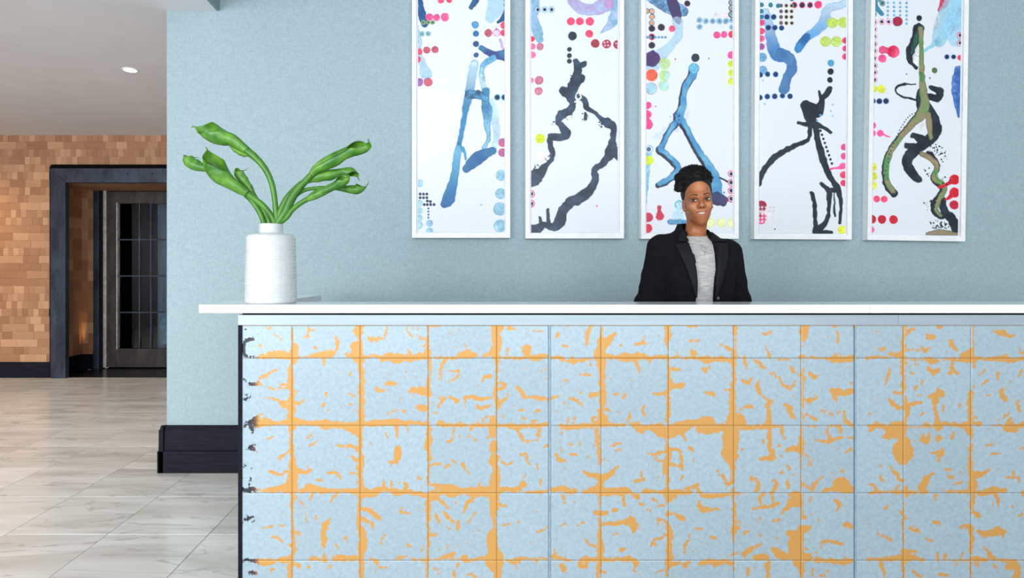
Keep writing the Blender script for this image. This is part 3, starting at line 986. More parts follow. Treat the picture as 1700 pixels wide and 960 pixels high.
(910, 745): "370,0,10 378,50,12 382,110,10;400,85,8 430,78,5;250,168,6 300,190,12 350,205,18 400,215,24 450,195,18 490,160,12 520,130,6;385,240,22 380,280,26 385,320,28 378,350,6 378,440,5;335,475,6 380,480,22 440,480,8;378,510,8 385,560,10 385,640,14 390,720,20 390,800,24 380,840,14 370,900,14 372,960,12;885,0,16 885,60,16 880,110,20 870,150,20 880,190,10 890,240,10 878,290,5;885,350,10 882,400,6;20,310,12 60,305,18 110,300,26 160,315,14 210,312,12;105,340,14 120,380,6 130,408,3;250,320,4 300,315,14 350,310,22 420,325,24 480,320,24 540,315,28 600,320,18;560,350,12 567,430,7;620,340,8 660,355,22;700,320,10 760,315,18 840,318,10 870,340,14;890,330,30 940,335,22 1000,325,18 1060,325,10;890,380,20 930,360,10;1030,300,10 1060,285,8 1110,270,10 1105,320,10 1160,340,8;60,50,8 90,90,18 120,95,10;95,30,4 108,0,4;170,45,5 210,38,8;125,150,5;495,20,5 540,5,6;730,35,4 780,45,8 830,30,12 865,25,6;800,80,7 830,95,8 880,95,8;900,10,8 980,10,6 985,60,10 990,120,12 1000,160,6;890,120,8 940,120,8 980,135,8;1080,70,5 1075,100,4;1060,5,12;690,170,8 695,210,8;645,245,8 690,235,10 715,228,6;815,205,9;995,200,8 988,235,5;1115,400,10 1135,440,14 1160,460,14;485,455,14 515,460,7;610,445,9;680,410,14 700,415,8;725,450,8 765,460,8;770,375,6 810,390,8;815,428,7 860,425,7;885,460,8 885,490,10 940,490,10 990,510,16 1015,530,8;410,565,12 480,558,12 550,550,18 620,540,26 640,580,22 625,625,10;650,560,10 680,585,3;100,570,4 130,562,9;220,568,5 265,545,7;470,630,4 520,635,7;280,675,6 300,705,10 355,730,6;545,750,12 570,745,8;815,535,8 820,570,6;820,530,7 860,535,8 885,560,10 895,620,18 905,680,18 895,740,24 900,800,28 900,860,26 885,900,12 880,960,4;770,710,8 785,670,8 850,660,10;860,640,12;790,710,8 810,720,5;1048,640,4 1045,680,6 1020,710,10 1010,750,9 1020,785,4;970,572,5;1090,600,4 1135,600,10;20,810,14 60,808,14 110,820,12 150,830,8 180,832,4;50,755,5 50,790,14;85,865,6 115,880,20 118,915,4;40,868,5;225,850,10 240,820,10 290,815,16 285,870,12 240,880,10 250,830,8;290,825,8 350,825,12 430,820,14 520,820,14 600,822,16;610,810,10 640,845,26 665,850,16 635,890,8 645,920,5;390,915,10 425,915,6;800,920,5 850,900,7;940,850,16 975,845,12;1010,860,16 1040,840,12;1135,855,18;940,955,6",
(1165, 535): "238,20,16 245,60,12 252,120,5 250,190,3 245,250,14 235,300,16 236,400,12 232,480,16 225,560,18 225,640,22 225,700,26 240,730,50 225,770,30 220,820,50 222,880,54 210,940,54;280,720,30 310,750,20;0,265,10 40,280,24 80,275,10 140,275,20 200,282,14 240,280,14;250,265,5 300,265,3;135,165,7 180,190,9 240,215,10;0,730,26 50,740,36 30,790,40 90,790,30 130,780,30 200,780,24;300,780,18 370,785,14 450,775,14 540,775,10 600,770,6;770,20,34 765,60,28 758,110,18 752,145,5;750,180,8;750,250,10 720,262,8;750,262,4 850,265,4 920,266,3;750,280,5 750,380,6 748,480,6 748,560,6 745,660,5 745,760,5 742,830,8;740,860,18 735,900,18 725,940,26;925,280,8 980,280,20 1040,280,18 1100,270,22 1135,270,20;990,235,10 990,270,16;450,80,5 470,95,7 520,72,9;515,95,5;475,175,4 490,210,6 495,255,12 510,268,5;560,275,5 600,280,5 650,276,4;1005,70,5 1010,100,6 1005,150,9;985,25,14;1130,35,14;320,250,4 322,300,12 335,350,4;395,285,7 430,310,12 470,340,5;495,378,4 540,380,7 548,408,5;650,320,6 680,370,9 720,398,4;575,415,7 600,460,10 645,500,10 680,470,7 692,440,4;300,425,7 345,455,12 372,415,5;420,435,8 415,490,14 435,530,10;450,560,9 490,575,10 525,580,6 490,620,12 498,700,14 495,760,18 500,830,16 505,900,14 508,960,14;580,780,12 600,820,12 618,865,4;620,615,9 645,645,18 670,690,14 695,715,6;290,650,4 330,625,8 390,632,6;800,375,8 830,405,14 865,400,4;770,412,8;750,570,10 800,580,12 855,565,8 845,540,6;975,500,14 985,560,14 1000,580,8;970,510,16 1040,530,26 1100,515,16 1130,515,14;885,655,8 925,658,5;950,685,6 970,685,9;1015,670,10;770,685,5 800,692,5 855,728,8;1055,665,10 1060,710,8 1055,740,12 1130,768,16;1110,455,12;1085,340,6;25,525,8 60,528,18 95,545,8;25,360,10 60,335,7;180,500,8 215,500,10;795,775,6 845,775,7;925,775,8 935,830,8 950,870,12;820,870,4 870,885,7 940,885,14 990,870,12 1050,855,5;960,775,6 1030,770,8 1030,815,10;1070,855,5 1130,868,8;455,875,6 455,900,8;580,915,12;630,945,12 680,935,16 720,945,12;300,945,12;1110,935,6 1080,955,6;1005,940,5",
(1165, 745): "215,0,50 215,40,56 222,90,26 228,150,14 230,220,10 225,255,14 180,260,10;115,165,5 150,205,10 180,240,10;235,280,5 238,380,10 245,430,8 236,460,10 240,540,10 240,590,20 235,640,6 237,700,4;255,520,5 290,560,8;240,590,16 280,585,7;735,0,16 738,60,8 740,120,5 738,200,4 740,300,5;700,10,8 630,20,7;0,345,14 60,350,16 120,350,16 170,345,14 200,335,6 300,335,5;175,300,6;660,345,14 700,350,30 710,390,34 670,400,24 630,450,14 590,485,6;735,340,14 735,400,14 745,450,6 745,510,10 770,510,14;425,68,6 470,80,16 515,70,22 545,65,10;515,10,14 520,50,20;590,55,8;640,130,10 655,160,7;595,175,12;680,195,9;640,240,9 640,290,10;370,215,10 375,240,8;400,225,8 425,265,10 405,315,12;530,240,10 555,255,10 545,300,10 520,330,16;455,340,14 425,370,10 450,425,10 460,440,8;360,452,5 430,442,8 500,432,10 570,410,10;525,360,8 530,410,8;790,60,5 770,45,6;800,80,6 810,120,7;830,85,5;750,265,7 790,290,6 820,310,12 830,270,10 870,235,8 900,208,4;890,315,12 960,305,16 1040,270,48 1080,300,24 1125,300,18;1010,235,6;800,390,8 812,360,6;990,380,12 1020,415,14 1005,455,6;870,530,7;1070,565,16 1115,580,12;885,730,4 895,695,8 940,685,6 1000,700,12 1045,708,7;1045,165,8 1055,170,8;955,180,5 970,195,5;1065,35,6 1110,10,7;0,450,18 60,455,10 130,448,4;435,510,6 415,550,5;535,540,10 575,530,9;60,655,7 95,665,12;300,640,7 350,610,4;430,610,4 430,655,6;555,665,7;305,780,16 350,755,14 400,730,10 450,700,4;320,800,10;250,770,7 270,785,4;200,800,5 235,785,8;390,810,12 430,800,18 480,805,18;530,750,14 560,780,34 630,800,26 690,790,40 760,800,30 810,815,14;655,630,18 700,650,46 700,720,44 690,780,46;720,600,24 790,590,20;760,735,8 790,742,4;720,840,34 735,890,22 742,950,10;850,820,14 920,830,12 990,840,16 1060,840,18 1120,830,12;845,770,10;1065,800,8;0,840,16 80,845,20 160,845,16 230,850,14;235,870,6 235,910,3;95,870,8;340,880,7 345,930,12;395,885,7;490,850,14 487,960,14;552,870,7;830,900,8 820,940,8;870,945,6 920,940,5;940,905,8;1060,895,6",
(1440, 535): "275,20,12 275,80,10 268,150,12 265,220,18 262,300,16 265,400,12 265,460,16 270,520,8;300,70,14 350,50,6;280,550,5 285,610,14 300,630,20 290,680,12 280,740,10;300,615,14 350,600,9 400,600,9;180,240,10 225,245,16;0,262,10 50,262,7 130,258,6 160,268,4;60,70,10;85,65,6;195,110,6;75,198,5 115,205,12 130,190,5;285,205,4 330,208,5 380,210,3;440,90,10 445,115,10;470,105,20 495,115,14;405,190,6 430,215,10 465,195,8;605,120,5 625,165,16 655,205,10 670,218,5;520,25,7 550,35,10;730,96,4;940,70,6 990,75,14 1040,98,16 1095,100,5;783,20,5 783,190,5;770,210,16 740,240,30 700,270,26 780,265,20 780,295,14;290,272,3 420,275,5 480,290,24 515,290,14;560,280,6 640,275,9 700,275,14;450,350,14 490,375,14 525,365,10 530,340,6;625,300,10 620,340,10 650,365,10 670,385,8;600,385,8 640,375,6;360,290,6 362,320,5;328,380,12;165,350,6 150,410,9 130,465,5;410,435,8 400,455,5;370,475,7 350,500,8;375,540,7 400,542,8;195,525,8 240,525,6 270,550,4;155,570,7 190,610,14 240,635,12 275,640,10;525,500,10 545,525,24 500,545,24 455,555,8;500,580,22 500,630,10 510,680,8 520,730,20 525,780,28;520,750,14 600,758,12 680,760,14 750,765,24;565,620,6 565,655,7;680,610,10 680,630,5;765,520,24 760,580,14 765,640,18 760,700,14 765,750,16 750,800,30 770,830,16 775,870,6 768,950,10;790,750,12 840,755,12;790,700,4 825,725,5;790,480,10;790,325,12;790,275,7 840,268,12;860,278,6 950,275,12 1010,265,22 1080,280,18 1160,270,10;830,390,7 870,360,5;850,465,5 880,435,5 915,438,3;960,430,9 968,375,8;955,350,5;1000,440,5;995,500,10 995,550,16 1030,575,12;1060,440,8;1120,575,5 1112,625,9 1130,660,5;1150,360,8 1120,405,4;890,542,6 915,540,4;10,680,10;400,690,6 415,680,7;430,760,14 455,770,10;300,777,3 430,775,6;0,765,5 60,770,18 20,800,12;100,768,10 160,790,26 230,770,36 260,800,40 200,830,34 120,855,8;255,870,22 300,870,8 350,878,5;270,920,52 250,950,54;530,840,10 520,870,14 555,858,6;420,870,24 410,845,12 440,905,10 455,835,10;640,820,10 630,860,12;550,940,12;960,718,5;1040,780,34 1090,790,26 1050,750,20;1020,700,14;1060,720,12;1045,680,6;1120,765,14 1160,755,14;920,765,3 1000,768,5;890,915,8 935,905,5;1120,938,4 1160,935,6",
(1440, 745): "250,0,50 270,30,66 255,70,36 250,95,10;95,125,5 110,130,5;170,135,6 210,190,12 235,225,12 275,235,10;95,205,9 105,240,6 130,245,5;10,268,5 45,268,8 65,300,12 90,330,10;0,328,5 100,325,6 160,322,8 280,328,12 370,322,8;215,300,10 235,275,5;218,350,5;285,280,12 290,350,14;500,185,7 470,205,12 430,220,16 425,260,22 400,310,26 450,322,8;465,32,5 520,40,9 550,25,18 535,70,12 518,105,4;580,158,8 620,158,8;600,200,8 635,215,12;690,180,8;645,270,8 700,245,6;548,300,9;580,323,4 650,320,9 740,318,12;765,0,12 762,60,12 760,110,14 770,170,22 775,230,26 780,290,30 785,350,16 780,410,14 772,460,8;790,190,26 840,190,18 880,175,10 915,152,5;830,335,20 880,325,22 950,305,20 1030,310,14;950,340,14 970,380,12 972,430,4;915,38,5 985,35,6;1035,218,6 1120,215,7 1125,245,6;1080,170,6 1078,205,6;800,480,14 820,500,14 770,475,10;700,580,10 740,575,14 775,590,18 765,620,18 780,660,14 770,720,10 765,780,10;820,610,8 870,630,22 940,620,26 1000,620,26;860,655,7;1010,660,7;930,455,8;1065,420,6 1080,435,6;1120,510,5 1150,485,8;130,445,8 155,430,6;240,470,5 255,490,5;268,400,3 270,540,8 265,600,5 268,740,5;70,628,5 120,655,6 170,680,12;320,590,10 360,605,12 390,625,5;440,665,6 480,685,8;475,545,6 510,545,14 550,572,4;505,340,10 505,385,5;0,820,8 60,822,7 160,820,14 240,810,18 280,815,30 330,810,14 410,825,10;280,770,18 340,765,8 370,768,5;285,845,14;100,840,10 110,880,10 125,920,8 130,960,7;262,850,8 270,900,10 272,960,8;520,780,7 525,825,12;575,790,10 580,830,6 610,830,5;335,908,8 370,935,10 410,945,6;540,940,6 590,938,12;700,800,8 710,770,5;640,829,3 760,829,4;765,840,8 765,960,6;780,810,14 850,825,14 890,825,10;890,750,10 915,800,14 950,820,10 1020,830,10 1100,835,16;1040,885,22 1080,870,16 1120,880,20 1110,930,26 1100,955,26;930,870,10 960,885,6;800,850,7 840,880,5;665,850,8",
}
GX0, GX1, GY0, GY1, GS = 395.0, 2075.0, 535.0, 985.0, 2.0
gxs = np.arange(GX0, GX1 + 1, GS)
gys = np.arange(GY0, GY1 + 1, GS)
GF = np.full((len(gys), len(gxs)), -14.0, np.float32)
GXX, GYY = np.meshgrid(gxs, gys)


def seg_field(xx, yy, a, b):
    ax, ay, ar = a
    bx, by, br = b
    dxs, dys = bx - ax, by - ay
    L2 = dxs * dxs + dys * dys
    t = np.clip(((xx - ax) * dxs + (yy - ay) * dys) / L2, 0, 1) if L2 > 1e-9 else np.zeros_like(xx)
    d = np.hypot(xx - ax - t * dxs, yy - ay - t * dys)
    return ar + t * (br - ar) - d


def stamp(pts):
    for a, b in zip(pts, pts[1:] if len(pts) > 1 else pts):
        r = max(a[2], b[2]) + 14
        i0 = max(int((min(a[0], b[0]) - r - GX0) / GS), 0)
        i1 = int((max(a[0], b[0]) + r - GX0) / GS) + 2
        j0 = max(int((min(a[1], b[1]) - r - GY0) / GS), 0)
        j1 = int((max(a[1], b[1]) + r - GY0) / GS) + 2
        s = (slice(j0, j1), slice(i0, i1))
        if GXX[s].size:
            GF[s] = np.maximum(GF[s], seg_field(GXX[s], GYY[s], a, b))


for (ox, oy), txt in STROKES.items():
    for st in txt.split(';'):
        pts = []
        for q in st.split():
            a, b_, r = map(float, q.split(','))
            rr = r / 4.465
            pts.append((ox + a / 4.465, oy + b_ / 4.465, rr * 0.97 + 0.3))
        if len(pts) > 1:                       # ragged edges: many short uneven bites along every crack
            fine = []
            for a, b_ in zip(pts[:-1], pts[1:]):
                n = max(int(math.hypot(b_[0] - a[0], b_[1] - a[1]) / 3.2), 1)
                for k in range(n):
                    t = k / n
                    r = a[2] + (b_[2] - a[2]) * t
                    j = 0.45 * min(r, 3) + 0.35
                    fine.append((a[0] + (b_[0] - a[0]) * t + rng.uniform(-j, j), a[1] + (b_[1] - a[1]) * t + rng.uniform(-j, j), r * rng.uniform(0.7, 1.3)))
            fine.append(pts[-1])
            pts = fine
        elif pts[0][2] > 1.2:                  # torn flakes rather than round dots
            x, y, r = pts[0]
            a = rng.uniform(0, 6.28)
            pts = [(x - r * 1.5 * math.cos(a), y - r * 1.2 * math.sin(a), r * 0.2), (x + rng.uniform(-.3, .3) * r, y + rng.uniform(-.3, .3) * r, r * 0.85),
                   (x + r * 1.5 * math.cos(a + 0.6), y + r * 1.2 * math.sin(a + 0.6), r * 0.15)]
        stamp(pts)
# the stretch right of the photograph and the foot of the desk, and fine crumbs everywhere
for k in range(260):
    x = rng.uniform(1705, 2060)
    y = rng.uniform(540, 970)
    n = rng.integers(1, 4)
    pts = [(x, y, rng.uniform(0.8, 3))]
    for _ in range(n):
        pts.append((pts[-1][0] + rng.uniform(-10, 10), pts[-1][1] + rng.uniform(-8, 8), rng.uniform(0.6, 2.5)))
    stamp(pts)
for xx_ in (1724, 1836, 1948, 2060):
    stamp([(xx_ + rng.uniform(-1, 1), yy_, rng.uniform(0.5, 6)) for yy_ in range(540, 975, 14)])
for yy_ in (595, 707, 819, 931):
    stamp([(x_, yy_ + rng.uniform(-1, 1), rng.uniform(0.5, 5)) for x_ in range(1700, 2060, 14)])
for k in range(420):
    x, y = rng.uniform(404, 1700), rng.uniform(542, 965)
    a = rng.uniform(0, 6.28)
    l = rng.uniform(0.5, 6)
    stamp([(x, y, rng.uniform(0.2, 0.9)), (x + l * math.cos(a), y + l * math.sin(a), 0.2)])
GF = np.clip(GF, -14, 14)


def gsample(px, py):
    u = np.clip((px - GX0) / GS, 0, GF.shape[1] - 1.001)
    v = np.clip((py - GY0) / GS, 0, GF.shape[0] - 1.001)
    i, j = u.astype(int), v.astype(int)
    fu, fv = u - i, v - j
    return (GF[j, i] * (1 - fu) * (1 - fv) + GF[j, i + 1] * fu * (1 - fv) + GF[j + 1, i] * (1 - fu) * fv + GF[j + 1, i + 1] * fu * fv)


def grid_mesh(xs, zs, y, rimd=0.0012):
    """flat grid facing the camera with a thin rim"""
    nx, nz = len(xs), len(zs)
    XX, ZZ = np.meshgrid(xs, zs)
    verts = np.stack([XX.ravel(), np.full(XX.size, y), ZZ.ravel()], 1)
    idx = np.arange(nx * nz).reshape(nz, nx)
    faces = np.stack([idx[:-1, :-1].ravel(), idx[:-1, 1:].ravel(), idx[1:, 1:].ravel(), idx[1:, :-1].ravel()], 1)
    me = bpy.data.meshes.new('grid')
    n = len(verts)
    # rim going back 1.2 mm
    rim = np.concatenate([idx[0, :], idx[1:, -1], idx[-1, -2::-1], idx[-2:0:-1, 0]])
    back = verts[rim] + np.array([0, rimd, 0])
    verts = np.vstack([verts, back])
    m = len(rim)
    k = np.arange(m)
    rf = np.stack([rim[k], n + k, n + (k + 1) % m, rim[(k + 1) % m]], 1)
    faces = np.vstack([faces, rf])
    me.vertices.add(len(verts))
    me.vertices.foreach_set('co', verts.astype(np.float32).ravel())
    me.loops.add(len(faces) * 4)
    me.loops.foreach_set('vertex_index', faces.astype(np.int32).ravel())
    me.polygons.add(len(faces))
    me.polygons.foreach_set('loop_start', np.arange(0, len(faces) * 4, 4, dtype=np.int32))
    me.update(calc_edges=True)
    return me, XX, ZZ, rim


panels = [(402, 911), (914, 1418), (1421.5, 1930), (1933, 2055)]
cols = [485, 598, 711, 825, 998, 1110, 1218.5, 1330, 1500, 1612, 1724, 1836, 1948]
rows = [595, 707, 819, 931]
for (pa, pb) in panels:
    pb_x = min(dx(pb), DR)
    pan = box('front_panel', dx(pa), pb_x, DD + 0.0008, DD + 0.0115, 0.03, dzz(540.2), 'gold_ground', desk)
    off = pan.location + ko
    ex = [pa] + [c for c in cols if pa + 5 < c < pb - 5] + [pb]
    ey = [540.6] + rows + [963.2]
    for a, b_ in zip(ex[:-1], ex[1:]):
        for c, d in zip(ey[:-1], ey[1:]):
            g = 0.12
            xs = np.linspace(a + g, b_ - g, max(int((b_ - a) / 2.2), 4))
            zs = np.linspace(d - g, c + g, max(int((d - c) / 2.2), 4))
            me, XX, ZZ, rim = grid_mesh(dx(xs) - off.x, dzz(zs) - off.z, DD + 0.0003 - off.y, 0.0004)
            pxs, pys = np.meshgrid(xs, zs)
            val = gsample(pxs, pys).ravel()
            val = np.concatenate([val, np.full(len(rim), 6.0)])
            at = me.attributes.new('gold', 'FLOAT', 'POINT')
            at.data.foreach_set('value', val.astype(np.float32))
            link('leaf_square', me, 'silver_leaf', pan)
for px_ in (912.5, 1419.8, 1931.5):
    box('panel_joint', dx(px_) - 0.0034, dx(px_) + 0.0034, DD - 0.002, DD + 0.011, 0.03, dzz(540.3), 'joint_metal', desk)

# counter top: two front slabs and the return along the left
ct = empty('countertop', (dx(1100), DT, ZT))
tag(ct, 'thin polished white stone countertop lying along the reception desk', 'countertop')
CX0 = (330 - X0) / 430.0
DBK = DT + 0.257
jx = (1445 - X0) / 430.0
box('slab', CX0, jx - 0.0004, DT, DBK, ZT - 0.033, ZT, 'white_quartz', ct, 0.0018)
box('slab', jx + 0.0004, DR + 0.03, DT, DBK, ZT - 0.033, ZT, 'white_quartz', ct, 0.0018)
box('return_slab', CX0, (533.6 - X0) / 293.0, DBK + 0.0006, F / 293.0, ZT - 0.033, ZT, 'white_quartz', ct, 0.0018)


# ------------------------------------------------------------------ the five framed paintings
class Paint:
    """a sheet painted shape by shape: every call lays one pool, dot or trail of ink on the paper"""

    def __init__(s, ox, sc, x0, x1, y0, y1, seed):
        s.ox, s.sc = ox, sc
        s.st = 0.8
        s.xs = np.arange(x0, x1 + s.st, s.st)
        s.ys = np.arange(y0, y1 + s.st, s.st)
        s.X, s.Y = np.meshgrid(s.xs, s.ys)
        s.C = np.ones(s.X.shape + (3,), np.float32) * np.array([232, 239, 246], np.float32)
        s.r = np.random.default_rng(seed)
        # smooth organic noise fields used for wobble and pigment
        s.N = [s.noise(7), s.noise(7), s.noise(3), s.noise(16)]

    def noise(s, k):
        h, w = s.X.shape
        g = s.r.uniform(-1, 1, (h // k + 3, w // k + 3))
        yy, xx = np.mgrid[0:h, 0:w] / k
        i, j = yy.astype(int), xx.astype(int)
        fy, fx = yy - i, xx - j
        fy, fx = fy * fy * (3 - 2 * fy), fx * fx * (3 - 2 * fx)
        return (g[i, j] * (1 - fy) * (1 - fx) + g[i, j + 1] * (1 - fy) * fx + g[i + 1, j] * fy * (1 - fx) + g[i + 1, j + 1] * fy * fx)

    def lay(s, f, col, alpha=1.0, rim=None, soft=0.6, mott=0.12, col2=None, t=None):
        m = np.clip(f / soft + 0.5, 0, 1)
        c = np.array(col, np.float32)
        if col2 is not None:
            if t is None:
                t = np.clip(0.5 + s.N[3] * 0.9 + s.N[2] * 0.35, 0, 1)
            c = c * (1 - t[..., None]) + np.array(col2, np.float32) * t[..., None]
        else:
            c = np.broadcast_to(c, s.C.shape)
        c = c * (1 + mott * (s.N[2] * 0.6 + s.N[3] * 0.6))[..., None]
        if rim is not None:
            e = np.clip(1 - (f - 0.2) / 1.3, 0, 1) * 0.8
            c = c * (1 - e[..., None]) + np.array(rim, np.float32) * e[..., None]
        a = (m * alpha)[..., None]
        s.C = s.C * (1 - a) + c * a

    def dot(s, cx, cy, r, col, rim=None, alpha=1.0, col2=None, wob=0.4):
        px, py, rr = s.ox + cx / s.sc, cy / s.sc, r / s.sc
        f = rr - np.hypot(s.X - px, s.Y - py) + s.N[0] * wob
        s.lay(f, col, alpha, rim, mott=0.15, col2=col2)

    def ring(s, cx, cy, r, col, inner, centre=None):
        s.dot(cx, cy, r, col)
        s.dot(cx, cy, r * 0.74, inner, wob=0.2)
        if centre:
            s.dot(cx, cy, r * 0.52, centre, wob=0.2)

    def trail(s, txt, col, col2=None, alpha=1.0, rim=None, wob=1.0, mott=0.15, shift=(0, 0), grow=0, soft=0.7, grad=None):
        pts = [tuple(map(float, q.split(','))) for q in txt.split()]
        if len(pts) > 2:
            pts = [tuple(q) for q in smooth_path(pts, len(pts) * 4)]
        X = s.X + s.N[0] * wob
        Y = s.Y + s.N[1] * wob
        f = np.full(s.X.shape, -50.0)
        for a, b in zip(pts[:-1], pts[1:]):
            A = (s.ox + (a[0] + shift[0]) / s.sc, (a[1] + shift[1]) / s.sc, (max(a[2], 1) + grow) / s.sc)
            B = (s.ox + (b[0] + shift[0]) / s.sc, (b[1] + shift[1]) / s.sc, (max(b[2], 1) + grow) / s.sc)
            r = max(A[2], B[2]) + 5
            i0 = max(int((min(A[0], B[0]) - r - s.xs[0]) / s.st), 0)
            i1 = max(int((max(A[0], B[0]) + r - s.xs[0]) / s.st) + 2, 0)
            j0 = max(int((min(A[1], B[1]) - r - s.ys[0]) / s.st), 0)
            j1 = max(int((max(A[1], B[1]) + r - s.ys[0]) / s.st) + 2, 0)
            sl = (slice(j0, j1), slice(i0, i1))
            if s.X[sl].size:
                f[sl] = np.maximum(f[sl], seg_field(X[sl], Y[sl], A, B))
        t = None
        if grad:
            t = np.clip((s.Y * s.sc - grad[0]) / (grad[1] - grad[0]) + s.N[3] * 0.22 + s.N[2] * 0.1, 0, 1)
        s.lay(f, col, alpha, rim, soft, mott, col2, t)

    def spatter(s, cx, cy, rad, n, col):
        for _ in range(n):
            a, d = s.r.uniform(0, 6.28), rad * math.sqrt(s.r.uniform(0, 1))
            s.dot(cx + d * math.cos(a), cy + d * math.sin(a), s.r.uniform(1.2, 3.5), col, wob=0)


PINK, HOT, RED, CRIM = (252, 92, 158), (240, 50, 120), (236, 60, 84), (176, 48, 74)
MUD, NAVY, BLUE, SKY = (196, 92, 112), (28, 38, 84), (50, 112, 170), (140, 200, 228)
PALE, BLACK, YEL, LIME = (178, 214, 236), (38, 52, 68), (226, 246, 40), (196, 224, 90)
LILAC, PURP, GREEN, TAN = (176, 158, 214), (92, 52, 110), (94, 140, 74), (172, 152, 118)
WHT = (238, 240, 244)


def art1(p):
    p.trail("60,-60,22 60,0,14 70,50,16 82,92,12", (30, 100, 160), (40, 70, 120))
    p.trail("52,110,8 58,150,12 60,200,10 75,250,14 86,282,24", PALE, (150, 195, 225), alpha=0.85, rim=(140, 180, 215))
    for y in (100, 120, 140, 160, 20, -10, -40):
        p.ring(50, y, 8, (110, 150, 150), (190, 215, 220), (90, 140, 150))
    for x, y, r in ((100, 63, 15), (128, 65, 14), (161, 63, 17)):
        p.dot(x, y, r, PINK, col2=(255, 130, 180))
    for x in (76, 95, 113):
        p.ring(x, 84, 9, (170, 170, 90), (120, 190, 150), (60, 120, 110))
    for x in (72, 95):
        p.ring(x, 128, 10, (90, 150, 160), (170, 210, 215), (90, 150, 170))
    for x, y, r in ((90, 192, 14), (122, 190, 14), (330, 125, 15), (95, 317, 17)):
        p.dot(x, y, r, MUD, rim=CRIM)
    p.dot(60, 317, 16, (150, 100, 170), rim=CRIM)
    for x, y, r in ((60, 198, 13), (55, 228, 12), (145, -2, 12), (177, -3, 11), (205, -60, 14), (390, 125, 13), (390, 95, 14)):
        p.dot(x, y, r, (248, 80, 120), rim=RED)
    p.trail("290,-50,20 282,-5,13 262,26,8", (60, 120, 170), (40, 70, 110), rim=(30, 60, 100))
    p.trail("365,-40,40 360,20,34 338,66,20", PALE, (150, 200, 230), alpha=0.75, rim=(150, 200, 230))
    p.trail("400,50,14 385,70,10 366,84,5", (50, 100, 150), (30, 70, 120))
    for y in (-25, -5, 15, 40):
        p.ring(398, y, 9, (60, 80, 130), (170, 200, 220), NAVY)
    p.ring(362, 125, 15, (200, 150, 215), (225, 210, 235))
    p.dot(362, 110, 5, (200, 120, 190))
    for x, y, r, c in ((279, 93, 14, (90, 165, 215)), (282, 128, 12, BLUE), (282, 168, 12, (50, 90, 140)), (282, 211, 10, (50, 100, 150))):
        p.dot(x, y, r, c, rim=(40, 70, 120))
    p.trail("375,150,5 390,190,5 400,200,8", (170, 130, 200), alpha=0.6)
    p.trail("302,184,10 330,200,12 360,212,16 405,212,26", (70, 140, 185), (60, 70, 130), rim=(40, 80, 130))
    p.trail("350,222,12 325,238,12 305,262,10 308,320,10 320,355,12", (90, 160, 205), (190, 218, 234), rim=(100, 160, 200), grad=(225, 330))
    p.trail("340,400,20 352,450,18 362,520,14 355,570,14", PALE, alpha=0.8)
    p.trail("320,350,14 318,390,16 326,430,20 325,480,12 330,540,8 312,572,8", (60, 130, 180), (130, 190, 218), rim=(70, 130, 175), grad=(380, 500))
    p.trail("345,585,16 310,600,22 275,625,24 245,655,16", (60, 130, 180), (40, 95, 150), rim=(30, 80, 130))
    p.trail("275,245,14 266,290,17 256,360,18 242,420,13 228,500,10 216,570,10", (200, 226, 240), (58, 128, 178), rim=(90, 160, 200), grad=(245, 420))
    p.trail("255,365,18 290,366,17 318,380,14", (50, 90, 130), (80, 150, 190), rim=(40, 80, 120))
    p.trail("214,575,12 206,620,15 198,680,15 185,740,21 172,778,24 158,794,14", (110, 185, 215), (40, 108, 168), rim=(50, 120, 175), grad=(590, 780))
    p.trail("228,575,9 238,595,6 243,618,3", (70, 150, 195))
    for x in (365, 391):
        p.dot(x, 376, 12, (80, 170, 220))
        p.dot(x, 376, 9, NAVY)
    for y in (553, 592):
        p.dot(386, y, 17, (180, 110, 170), rim=(200, 60, 110), col2=(210, 90, 130))
    for x, y, r in ((380, 681, 21), (378, 752, 21), (375, 812, 26), (376, 878, 25), (62, 712, 14), (60, 790, 13), (60, 818, 13), (60, 847, 13), (60, 876, 14), (101, 868, 13), (101, 900, 14)):
        p.dot(x, y, r, (150, 205, 230), rim=(110, 175, 215), col2=(175, 215, 235))
    for x, y in [(a, b) for a in (50, 64, 77, 90) for b in (754, 768)] + [(92, 781), (104, 783), (80, 795), (92, 795), (105, 795), (118, 795)]:
        p.dot(x, y, 5.5, NAVY, wob=0)
    for y in (810, 822, 834, 846):
        p.dot(96, y, 4, (40, 100, 180), wob=0)
    p.dot(302, 796, 3, (120, 190, 220))


